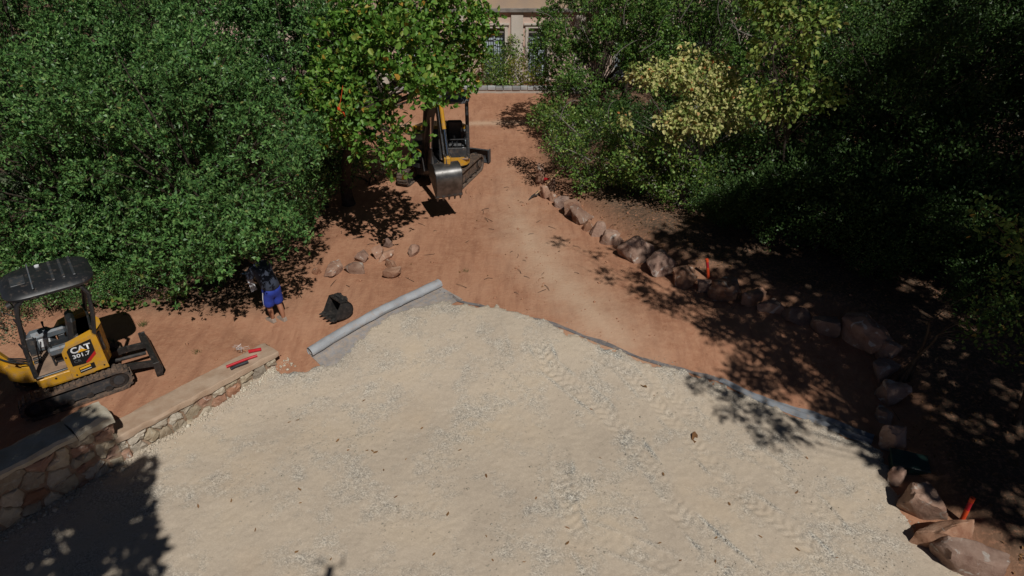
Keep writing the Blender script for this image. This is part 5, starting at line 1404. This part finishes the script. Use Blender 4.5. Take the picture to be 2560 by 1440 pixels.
# light green oak over the drive
OAK = [(850, 110, 15.2, .62), (935, 40, 15.2, .7), (1040, 40, 16.8, .8), (1140, 40, 17.3, .7), (1000, 130, 13.6, .68), (905, 180, 13.9, .62), (1090, 120, 17.2, .8), (1155, 120, 17.4, .5), (1150, 190, 17.4, .42), (1060, 170, 16.6, .55), (1110, 225, 17.2, .3),
       (960, 250, 13.0, .6), (880, 275, 13.6, .55), (1045, 215, 13.2, .5), (985, 335, 12.9, .40), (925, 345, 13.4, .42), (1095, 215, 13.4, .22), (825, 215, 14.2, .5), (835, 315, 14.4, .42), (1010, 400, 12.9, .20), (960, 395, 13.1, .24), (1190, 60, 17.4, .42), (900, 100, 16.2, .75), (930, 270, 14.6, .5), (860, 220, 15.6, .6)]
tree('light_green_oak', 'light green broad-leaved oak overhanging the larger excavator', 'tree', (-4.35, 16.7, 0), px_lumps(OAK), 'oak', tr=.15, dens=22, lpc=12, rc=.20, L=.12, W=.088, seed=31, hexa=True, gap=.12, ros=4, pit=-.38, singles=260, fork=(-3.7, 15.6, 2.6), twigs=.4)
# right side
G2 = 'laurel trees on the right side'
def la(base, c, R, n, rl, seed, label, leaf='laurel', **kw):
    q = dict(EV); q.update(kw)
    return tree('laurel_tree', label, 'tree', base, auto_lumps(c, R, int(n * 1.7), rl * .70, seed, .72, .98) + auto_lumps(c, (R[0] * .6, R[1] * .6, R[2] * .6), 8, rl * .9, seed + 3), leaf, tr=.11, seed=seed, group=G2, **q)
la((2.7, 22.3, 0), (2.75, 22, 3.0), (2.0, 1.8, 2.9), 28, .62, 41, 'dark laurel at the right edge of the drive before the house')
la((5.6, 21.3, 0), (5.6, 21, 3.3), (2.1, 1.9, 3.0), 28, .64, 42, 'bushy laurel directly behind the yellow-leaved redbud')
la((8.8, 20.6, 0), (8.9, 20.5, 3.6), (2.2, 2, 3.1), 26, .68, 43, 'laurel right of the redbud, half in shade', dens=11)
la((4.2, 25.6, 0), (4.2, 25.6, 4.2), (2.4, 1.6, 2.8), 14, .95, 44, 'laurel far back beside the house', dens=9)
SHR = [(1400, 285, 17.6, .36), (1430, 330, 17.4, .4), (1485, 315, 17.6, .42), (1385, 355, 17.2, .3), (1445, 385, 17.0, .42), (1500, 395, 17.0, .42), (1415, 420, 16.9, .3), (1470, 450, 16.8, .34), (1530, 430, 16.9, .4), (1545, 350, 17.4, .42), (1360, 300, 18.4, .35)]
tree('privet_shrub', 'leafy green shrub with stiff stems beside the far boulders', 'shrub', (2.1, 17.3, 0), px_lumps(SHR), 'privet', tr=.07, stems=4, dens=26, lpc=14, rc=.15, L=.08, W=.05, seed=51, gap=.2, bark='palebark', twigs=.6)
RB = [(1595, 185, 15.7, .20), (1620, 200, 15.5, .22), (1660, 196, 15.5, .24), (1700, 165, 15.7, .22), (1740, 150, 15.8, .24), (1780, 172, 15.8, .24), (1820, 195, 15.9, .2), (1700, 205, 15.3, .26), (1750, 212, 15.4, .28), (1800, 222, 15.6, .26), (1845, 225, 15.9, .22), (1590, 255, 15.5, .18), (1630, 250, 15.3, .22), (1680, 258, 15.2, .24), (1730, 262, 15.2, .26), (1790, 265, 15.4, .26), (1840, 268, 15.7, .24), (1880, 268, 16.0, .2), (1905, 285, 16.1, .16), (1578, 295, 15.5, .16), (1612, 302, 15.3, .18), (1660, 305, 15.1, .2), (1715, 310, 15.1, .22), (1770, 312, 15.3, .22), (1825, 310, 15.6, .2), (1600, 330, 15.4, .12), (1690, 345, 15.2, .14), (1760, 350, 15.3, .14), (1560, 310, 15.6, .12), (1570, 265, 15.7, .12), (1935, 290, 16.1, .14), (1900, 240, 16.2, .14), (1640, 165, 15.9, .10), (1870, 310, 15.9, .16), (1715, 130, 15.9, .10), (1800, 150, 15.9, .12)]
tree('redbud_tree', 'yellow-leaved redbud glowing among the dark shrubs', 'tree', (4.9, 16.0, 0), px_lumps(RB), 'redbud', tr=.09, stems=4, dens=54, lpc=9, rc=.12, L=.092, W=.074, seed=61, hexa=True, droop=.75, gap=.42, bark='palebark', singles=240, twigs=.5, fork=(4.55, 15.8, 1.5))
RG = [(1590, 385, 15.8, .36), (1650, 375, 15.5, .38), (1710, 400, 15.4, .38), (1760, 440, 15.6, .36), (1800, 500, 15.5, .28), (1560, 420, 16.2, .34), (1690, 470, 15.6, .3), (1800, 390, 16.0, .36), (1850, 350, 16.2, .36), (1620, 450, 15.7, .3)]
tree('green_shrub', 'loose green shrub filling in under the yellow redbud', 'shrub', (4.3, 16.3, 0), px_lumps(RG), 'privet', tr=.07, stems=5, dens=22, lpc=12, rc=.16, L=.085, W=.06, seed=62, gap=.25, bark='palebark', twigs=.6)
LT = [(1930, 40, 15.0, .4), (1985, 100, 14.8, .38), (1925, 130, 14.8, .34), (1995, 180, 14.7, .34), (1935, 215, 14.7, .36), (2040, 60, 15.0, .36), (2030, 235, 14.8, .34), (1900, 250, 15.0, .34), (1960, 270, 14.6, .34), (2070, 250, 14.8, .26), (1910, -20, 15.2, .4)]
tree('redbud_tree', 'pale green redbud at upper right, half lit, right of the yellow one', 'tree', (6.6, 15.4, 0), px_lumps(LT), 'redbud_green', tr=.09, stems=3, dens=24, lpc=9, rc=.16, L=.11, W=.09, seed=63, hexa=True, droop=.6, gap=.38, singles=150, twigs=.4)
# bare pale twigs among the laurels and stiff stems of the privet
def bare(root, spots, seed):
    r = random.Random(seed)
    for (px, py, Y, l) in spots:
        a = at(px, py, Y) - root.location; d = Vector((r.uniform(-1, 1), r.uniform(-.4, .2), r.uniform(.2, 1))).normalized() * l
        mb = MB(); e = a + d; bend = Vector((r.uniform(-.3, .3), r.uniform(-.1, .1), r.uniform(-.1, .3))) * l
        main = bezier(a, a + d * .4 + bend, a + d * .8 + bend, e, 9); mb.tube(main, [.014 - .0011 * i for i in range(10)], 5)
        mb.build('bare_branch', 'palebark', root)
for o_ in [q for q in C.objects if q.name.startswith('laurel_tree')][:3]:
    x_ = {0: [(1400, 150), (1440, 210), (1480, 120), (1420, 90), (1390, 60)], 1: [(1560, 60), (1640, 90), (1600, 130), (1700, 50), (1540, 140)], 2: [(1800, 60), (1850, 110), (1830, 30), (1880, 90)]}[[q for q in C.objects if q.name.startswith('laurel_tree')].index(o_)]
    bare(o_, [(a, b, o_.location.y - 1.7, .7) for a, b in x_], len(x_) + int(o_.location.x))
bare([q for q in C.objects if q.name.startswith('privet_shrub')][0], [(1440, 330, 16.9, .9), (1475, 400, 16.6, .7), (1400, 300, 17.1, .7), (1530, 330, 17.0, .8)], 3)
# dark woodland in the shade on the right
G3 = 'woodland trees in deep shade on the right'
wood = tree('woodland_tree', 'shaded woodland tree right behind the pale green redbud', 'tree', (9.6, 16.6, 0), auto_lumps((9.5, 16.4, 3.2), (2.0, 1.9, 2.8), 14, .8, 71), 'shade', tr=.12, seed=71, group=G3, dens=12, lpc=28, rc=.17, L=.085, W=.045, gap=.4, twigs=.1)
for k, (x_, y_, s_, a_, lab) in enumerate([(13.2, 13.6, 1.0, 1.3, 'shaded woodland tree at the right picture edge'), (12.4, 18.6, 1.15, 2.5, 'shaded woodland tree deep in the upper right corner'), (12.0, 23.5, 1.35, 4.0, 'tall woodland tree at the top right'),
                                           (8.2, 25.5, 1.35, 5.0, 'tall woodland tree behind the laurels'), (16.0, 20.0, 1.3, .6, 'woodland tree far right at the back'), (14.6, 23.6, 1.4, 1.9, 'woodland tree behind the corner trees at top right'), (18.5, 24.0, 1.5, 2.8, 'woodland tree beyond the right picture edge'), (14.8, 16.8, 1.1, 4.4, 'woodland tree low at the right edge in black shade'), (16.5, 27.5, 1.7, 3.3, 'tallest woodland tree far back on the right')]):
    o = copy_tree(wood); o.location = (x_, y_, terr(x_, y_) - .05); o.rotation_euler.z = a_; o.scale = (s_, s_, s_ * 1.05); tag(o, lab)
US = auto_lumps((0, 0, .75), (.95, .9, .75), 9, .48, 75)
under = tree('undergrowth_shrub', 'dark shrub in the shaded undergrowth on the right bank', 'shrub', (7.4, 13.6, 0), [(7.4 + l[0], 13.6 + l[1], .6 + l[2], l[3]) for l in US], 'shade', tr=.05, stems=4, seed=75, group='undergrowth shrubs on the right bank', dens=14, lpc=18, rc=.16, L=.08, W=.045, gap=.25, twigs=.15, zmin=.0)
for k, (x_, y_, s_) in enumerate([(6.2, 14.9, 1.1), (8.6, 12.6, 1.0), (9.9, 13.6, 1.35), (8.0, 15.4, 1.25), (10.0, 11.4, 1.0), (11.2, 12.4, 1.3), (7.2, 17.6, 1.3), (5.6, 18.6, 1.2), (3.9, 18.9, 1.0), (11.4, 15.2, 1.4), (9.2, 18.4, 1.3), (12.6, 10.6, 1.2), (10.9, 9.6, .8), (9.0, 10.9, .7), (3.2, 19.8, 1.1), (7.4, 12.3, .6), (13.6, 17.0, 1.5), (1.9, 20.6, .8), (7.0, 20.2, 1.3), (5.0, 14.6, .6)]):
    o = copy_tree(under); o.location = (x_, y_, terr(x_, y_) - .05); o.rotation_euler.z = k * 1.7; o.scale = (s_, s_, s_ * .95)
under2 = tree('sunny_shrub', 'light green shrub in half sun just behind the far boulders', 'shrub', (3.3, 17.0, 0), [(3.3 + l[0] * .8, 17.0 + l[1] * .8, .5 + l[2] * .8, l[3] * .85) for l in US], 'privet', tr=.05, stems=4, seed=77, group='light green shrubs in half sun', dens=16, lpc=12, rc=.16, L=.08, W=.05, gap=.35, twigs=.3, zmin=.0, bark='palebark')
for k, (px, py, s_, lab) in enumerate([(1640, 515, .8, 'light green shrub in half sun below the middle of the yellow redbud'), (1725, 545, .75, 'light green shrub in half sun below the right end of the yellow redbud'), (1700, 470, .95, 'light green shrub in half sun at the foot of the redbud stems')]):
    q_ = gp(px, py); o = copy_tree(under2); o.location = (q_.x, q_.y + .5, terr(q_.x, q_.y + .5) - .05); o.rotation_euler.z = k * 2.1 + 1; o.scale = (s_ * 1.1, s_, s_); tag(o, lab)
for k, (px, py, s_) in enumerate([(1800, 580, .66), (1880, 600, .75), (1960, 628, .8), (2050, 650, .85), (2150, 668, .85), (2260, 690, .9), (2380, 710, .9), (2480, 740, .8), (1850, 520, 1.0), (1990, 560, 1.0), (2120, 590, 1.1), (2280, 610, 1.1), (2440, 640, 1.1), (1420, 440, .5)]):
    q_ = gp(px, py); o = copy_tree(under); o.location = (q_.x, q_.y + .5, terr(q_.x, q_.y + .5) - .05); o.rotation_euler.z = k * 2.1; o.scale = (s_ * 1.1, s_, s_)
UL = tree('undergrowth_shrub', 'dark shrub under the evergreen oaks on the left', 'shrub', (-7.9, 13.0, 0), [(-7.9 + l[0], 13.0 + l[1], .4 + l[2], l[3]) for l in US], 'evergreen', tr=.05, stems=4, seed=76, group='undergrowth shrubs under the evergreen oaks', dens=14, lpc=18, rc=.16, L=.075, W=.04, gap=.25, twigs=.15, zmin=.0)
for k, (x_, y_, s_) in enumerate([(-6.3, 13.6, 1.1), (-9.6, 12.6, 1.1), (-5.3, 14.8, 1.0), (-11.2, 12.2, 1.2), (-10.6, 14.6, 1.3), (-4.9, 16.6, 1.1), (-9.4, 11.5, .62), (-8.5, 11.6, .6), (-10.6, 11.0, .75), (-7.7, 12.0, .6)]):
    o = copy_tree(UL); o.location = (x_, y_, terr(x_, y_) - .05); o.rotation_euler.z = k * 1.7; o.scale = (s_, s_, s_ * .95)
BR = [(2530, 690, 9.2, .26), (2505, 765, 9.0, .26), (2460, 790, 9.1, .24), (2545, 800, 8.9, .30), (2440, 830, 9.0, .2), (2500, 850, 8.8, .24), (2555, 880, 8.7, .24)]
tree('woodland_shrub', 'green shrub at the right edge catching some sun', 'shrub', (6.9, 9.4, 0), px_lumps(BR), 'round', tr=.05, stems=3, dens=24, lpc=8, rc=.14, L=.07, W=.05, seed=81, hexa=True, gap=.45, singles=60, fork=(7.0, 9.2, 1.0))
BT = [(2462, 525, 8.0, .13), (2490, 560, 8.0, .10), (2535, 620, 8.0, .16), (2550, 570, 8.0, .14), (2470, 590, 8.0, .07)]
tree('young_oak', 'sunlit oak twig reaching in from the right edge', 'tree', (8.2, 8.3, 0), px_lumps(BT), 'round', tr=.05, dens=55, lpc=6, rc=.08, L=.085, W=.05, seed=82, hexa=True, gap=.25, singles=60, fork=(7.2, 8.1, 3.0), twigs=.5)
# left understory
LR = [(330, 715, 11.7, .2), (375, 735, 11.6, .2), (415, 752, 11.5, .14), (300, 700, 11.8, .2), (350, 690, 11.9, .18), (440, 745, 11.6, .1), (270, 740, 11.6, .18), (330, 765, 11.5, .12)]
tree('round_leaved_shrub', 'low shrub of round leaves behind the yellow excavator', 'shrub', (-7.0, 11.9, 0), px_lumps(LR), 'round', tr=.03, stems=4, dens=48, lpc=5, rc=.12, L=.095, W=.095, seed=91, hexa=True, gap=.3, singles=150, fork=(-7.0, 11.8, .4), zmin=.05)
tree('mossy_shrub', 'dry mossy green shrub at the left edge beside the excavator boom', 'shrub', (-9.9, 10.8, 0), px_lumps([(10, 800, 10.9, .3), (25, 850, 10.5, .26), (-30, 830, 10.7, .35), (40, 780, 11.1, .25), (5, 890, 10.2, .2)]), 'olive', tr=.03, stems=3, dens=26, lpc=14, rc=.13, L=.05, W=.025, seed=92, gap=.3, zmin=.0)
tree('understory_shrub', 'dark shrub in the shade between the evergreen oaks and the larger excavator', 'shrub', (-4.0, 18.2, 0), px_lumps([(880, 420, 17.4, .4), (930, 400, 17.8, .4), (840, 440, 17.0, .35), (960, 430, 17.4, .3), (820, 380, 18, .4)]), 'shade', tr=.05, stems=3, dens=18, lpc=12, rc=.16, L=.07, W=.035, seed=93, gap=.4)
# planting before the house
tree('climbing_shrub', 'tall green climbing shrub over the house window', 'shrub', (-.55, 28.0, 0), px_lumps([(1225, 150, 28.2, .34), (1245, 170, 28.0, .42), (1235, 195, 27.9, .4), (1270, 130, 28.3, .24), (1285, 100, 28.4, .16), (1262, 195, 27.8, .36), (1292, 130, 28.3, .14)]), 'privet', tr=.05, stems=3, dens=30, lpc=14, rc=.15, L=.09, W=.055, seed=101, gap=.1)
tree('yellow_green_bush', 'yellow-green rounded bush in the bed before the house', 'shrub', (.55, 27.9, 0), px_lumps([(1300, 165, 27.9, .4), (1325, 175, 27.9, .36), (1285, 185, 27.8, .34), (1315, 198, 27.7, .38), (1340, 200, 27.8, .3)]), 'yellowbush', tr=.05, stems=4, dens=18, lpc=10, rc=.15, L=.085, W=.055, seed=102, gap=.25)
tree('green_bush', 'green bush half hiding the house behind the oak', 'shrub', (-2.6, 28.0, 0), px_lumps([(1180, 150, 28, .5), (1150, 180, 27.9, .55), (1110, 170, 28, .55), (1180, 80, 28.2, .4), (1100, 110, 28.2, .5)]), 'yellowbush', tr=.06, stems=4, dens=14, lpc=9, rc=.17, L=.09, W=.06, seed=103, gap=.3)

# tall trees outside the picture whose shade falls into it
def shade_lump(px, py, h, r):
    p = gp(px, py); return (p.x - SX * h, p.y - SY * h, p.z + h, r)
TWIGGY = [(1560, 625, 7.7, .2), (1640, 660, 7.7, .26), (1700, 700, 7.8, .28), (1590, 735, 7.7, .14), (1760, 730, 7.8, .3), (1830, 750, 7.9, .34), (1900, 790, 8, .36), (2010, 820, 8, .4), (1680, 780, 7.8, .16), (2150, 930, 8, .45), (2120, 870, 8, .45), (1500, 640, 7.6, .12), (1440, 660, 7.6, .07), (2100, 1040, 8, .35), (1400, 605, 7.6, .10), (1470, 650, 7.6, .14), (1520, 690, 7.7, .15), (1600, 690, 7.7, .2), (1640, 745, 7.8, .22), (1740, 760, 7.8, .30), (1720, 800, 7.8, .22), (1800, 820, 7.9, .34), (1850, 790, 7.9, .36), (1900, 860, 8, .40), (1960, 830, 8, .42), (2000, 900, 8, .42), (2060, 950, 8, .42),
          (2080, 870, 8, .45), (2130, 1010, 8, .4), (1960, 960, 8, .3), (1870, 930, 8, .3), (1760, 970, 8, .16), (1820, 1010, 8, .2), (1900, 1050, 8, .24), (1930, 1100, 8, .2), (1980, 1080, 8, .18), (1850, 1060, 8, .12), (2170, 1090, 8, .3), (2210, 1180, 8, .1)]
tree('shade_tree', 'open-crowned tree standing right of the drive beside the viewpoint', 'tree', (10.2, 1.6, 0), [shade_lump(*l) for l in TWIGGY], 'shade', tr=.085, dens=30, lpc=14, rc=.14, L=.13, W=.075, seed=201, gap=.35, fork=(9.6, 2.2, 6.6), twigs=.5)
DENSE = [(1790, 590, 8.5, .6), (1900, 600, 8.5, 1.1), (2050, 640, 8.5, 1.2), (2200, 700, 9, 1.2), (2350, 760, 9, 1.2), (2280, 860, 9, 1.0), (2420, 880, 9, 1.1), (2520, 960, 9, 1.1), (2300, 1000, 9, .8), (2420, 1060, 9, .9), (2520, 1100, 9, .8), (2140, 780, 9, .7), (2000, 740, 9, .55), (2230, 930, 9, .55), (2360, 1160, 9, .6), (2480, 1180, 9, .6), (2560, 1250, 9, .6), (1850, 690, 9, .5), (1700, 620, 9, .5), (2250, 1060, 9, .35), (2400, 980, 9, .9), (2560, 850, 9, 1.0)]
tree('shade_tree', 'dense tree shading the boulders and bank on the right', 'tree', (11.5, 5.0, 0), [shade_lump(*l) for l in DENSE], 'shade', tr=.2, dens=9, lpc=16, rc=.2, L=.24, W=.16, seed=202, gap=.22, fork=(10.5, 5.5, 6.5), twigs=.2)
DEEP = [(2000, 480, 10, 1.5), (2200, 500, 10, 1.6), (2400, 560, 10, 1.6), (2560, 650, 10, 1.5), (2700, 800, 10, 1.6), (2100, 380, 11, 1.6), (2350, 400, 11, 1.7), (2560, 450, 11, 1.7), (2750, 600, 11, 1.8), (2300, 280, 12, 1.7), (2600, 300, 12, 1.8)]
tree('shade_tree', 'tall dense tree right of the woodland outside the view', 'tree', (14.5, 8.5, 0), [shade_lump(*l) for l in DEEP], 'shade', tr=.25, dens=7, lpc=16, rc=.22, L=.22, W=.15, seed=203, gap=.15, fork=(13.5, 8.5, 7), twigs=.1)
LEFT = [(40, 1060, 8, .5), (-60, 1020, 8, .6), (120, 1090, 8, .42), (60, 1150, 8, .6), (180, 1120, 8, .3), (220, 1170, 8, .35), (120, 1210, 8, .55), (20, 1250, 8, .7), (180, 1270, 8, .5), (270, 1240, 8, .35), (330, 1215, 8, .2), (370, 1195, 8, .09), (300, 1300, 8, .30), (250, 1340, 8, .42), (150, 1360, 8, .6), (300, 1380, 8, .35), (340, 1290, 8, .14), (340, 1400, 8, .15), (250, 1430, 8, .45), (60, 1420, 8, .8), (-80, 1180, 8, .8), (-100, 1350, 8, .9)]
tree('shade_tree', 'tree standing left of the viewpoint that shades the tall stone wall', 'tree', (-7.6, .6, 0), [shade_lump(*l) for l in LEFT], 'shade', tr=.12, dens=18, lpc=16, rc=.17, L=.20, W=.13, seed=204, gap=.02, fork=(-6.4, .9, 6.5), twigs=.3)

# ------------------------------------------------------------------ leaf litter, weeds, twigs
g = np.random.default_rng(77)
N = 26000; X = g.uniform(-11, 13, N); Y = g.uniform(5, 26, N)
bd = bank_dist(X, Y)
pr = np.clip(bd / .6, 0, 1) * .75 * (bd > .05) + np.clip((-4.4 - X) / 1.0, 0, 1) * np.clip((Y - 11.8) / .8, 0, 1) * .3 + .008
pr *= .35 + 1.3 * vnoise(X, Y, 1.3, 5)
ok = g.random(N) < pr; ok &= ~((bd <= .05) & (poly_sd(GPOLY, X, Y) > -.1))
X, Y = X[ok], Y[ok]; n = len(X)
P = np.stack([X, Y, dirt_z(X, Y) + .008], 1); a = g.uniform(0, 6.28, n)
D = unit(np.stack([np.cos(a), np.sin(a), g.uniform(-.1, .5, n)], 1)); Q = unit(np.stack([g.normal(0, .4, n), g.normal(0, .4, n), np.ones(n)], 1)); Q = unit(Q - D * (Q * D).sum(1, keepdims=True))
tag(link('leaf_litter', leaves_mesh('leaf_litter', P, D, Q, g.uniform(.03, .08, n), g.uniform(.015, .045, n)), 'deadleaf'), 'dry brown leaf litter over the wooded ground', 'leaf litter', kind='stuff')
# clods and grit on the bare earth
N = 34000; X = g.uniform(-9, 8, N); Y = g.uniform(7.5, 26, N)
ok = (poly_sd(GPOLY, X, Y) < -.1) & (g.random(N) < .10 + .8 * np.clip(vnoise(X, Y, .8, 12) - .45, 0, 1) + .5 * np.exp(-(bank_dist(X, Y) / .35) ** 2))
X, Y = X[ok], Y[ok]; R = g.uniform(.006, .018, len(X)) * (1 + 1.6 * (g.random(len(X)) < .06))
rng = np.random.default_rng(6)
tag(link('earth_clods', pebble_mesh('earth_clods', np.stack([X, Y, dirt_z(X, Y) + R * .2], 1), R), 'dirt'), 'small clods and grit on the red earth', 'soil', kind='stuff')
r = random.Random(4); mb = MB()
for k in range(170):
    if k < 60: x_, y_ = r.uniform(-5, 1.5), r.uniform(11.8, 18)
    else:
        x_, y_ = r.uniform(1, 11), r.uniform(6, 18)
        if float(bank_dist(x_, y_)) < .1: continue
    a = r.uniform(0, 6.28); l = r.uniform(.08, .3); z = terr(x_, y_) + .012
    mb.tube([(x_, y_, z), (x_ + math.cos(a) * l * .5 + r.uniform(-.02, .02), y_ + math.sin(a) * l * .5, z + r.uniform(0, .03)), (x_ + math.cos(a) * l, y_ + math.sin(a) * l, terr(x_ + math.cos(a) * l, y_ + math.sin(a) * l) + .01)], [.006, .005, .003], 4)
tag(mb.build('twigs', 'bark'), 'dry twigs strewn on the earth', 'twigs', kind='stuff')
def tuft(label, px, py, n, h, seed):
    p = gp(px, py); q = np.random.default_rng(seed)
    P = np.stack([q.normal(0, h * .28, n), q.normal(0, h * .28, n), np.zeros(n)], 1); D = unit(np.stack([q.normal(0, .5, n), q.normal(0, .5, n), np.ones(n)], 1)); Q = unit(np.cross(D, q.normal(size=(n, 3))))
    tag(link('grass_tuft', leaves_mesh('grass_tuft', P, D, Q, h * q.uniform(.6, 1.2, n), np.full(n, h * .05)), 'grass', loc=p), label, 'grass', 'grass tufts')
tuft('tall grass tuft in shade left of the larger excavator', 830, 420, 160, .7, 1)
tuft('grass tuft in shade at the foot of the light green oak', 800, 440, 140, .6, 2)
tuft('small weed on the red earth above the low wall', 493, 882, 40, .10, 3)
tuft('small weed on the red earth right of the roll end', 1166, 680, 30, .10, 4)
tuft('weed at the foot of the round-leaved shrub', 360, 815, 50, .14, 5)
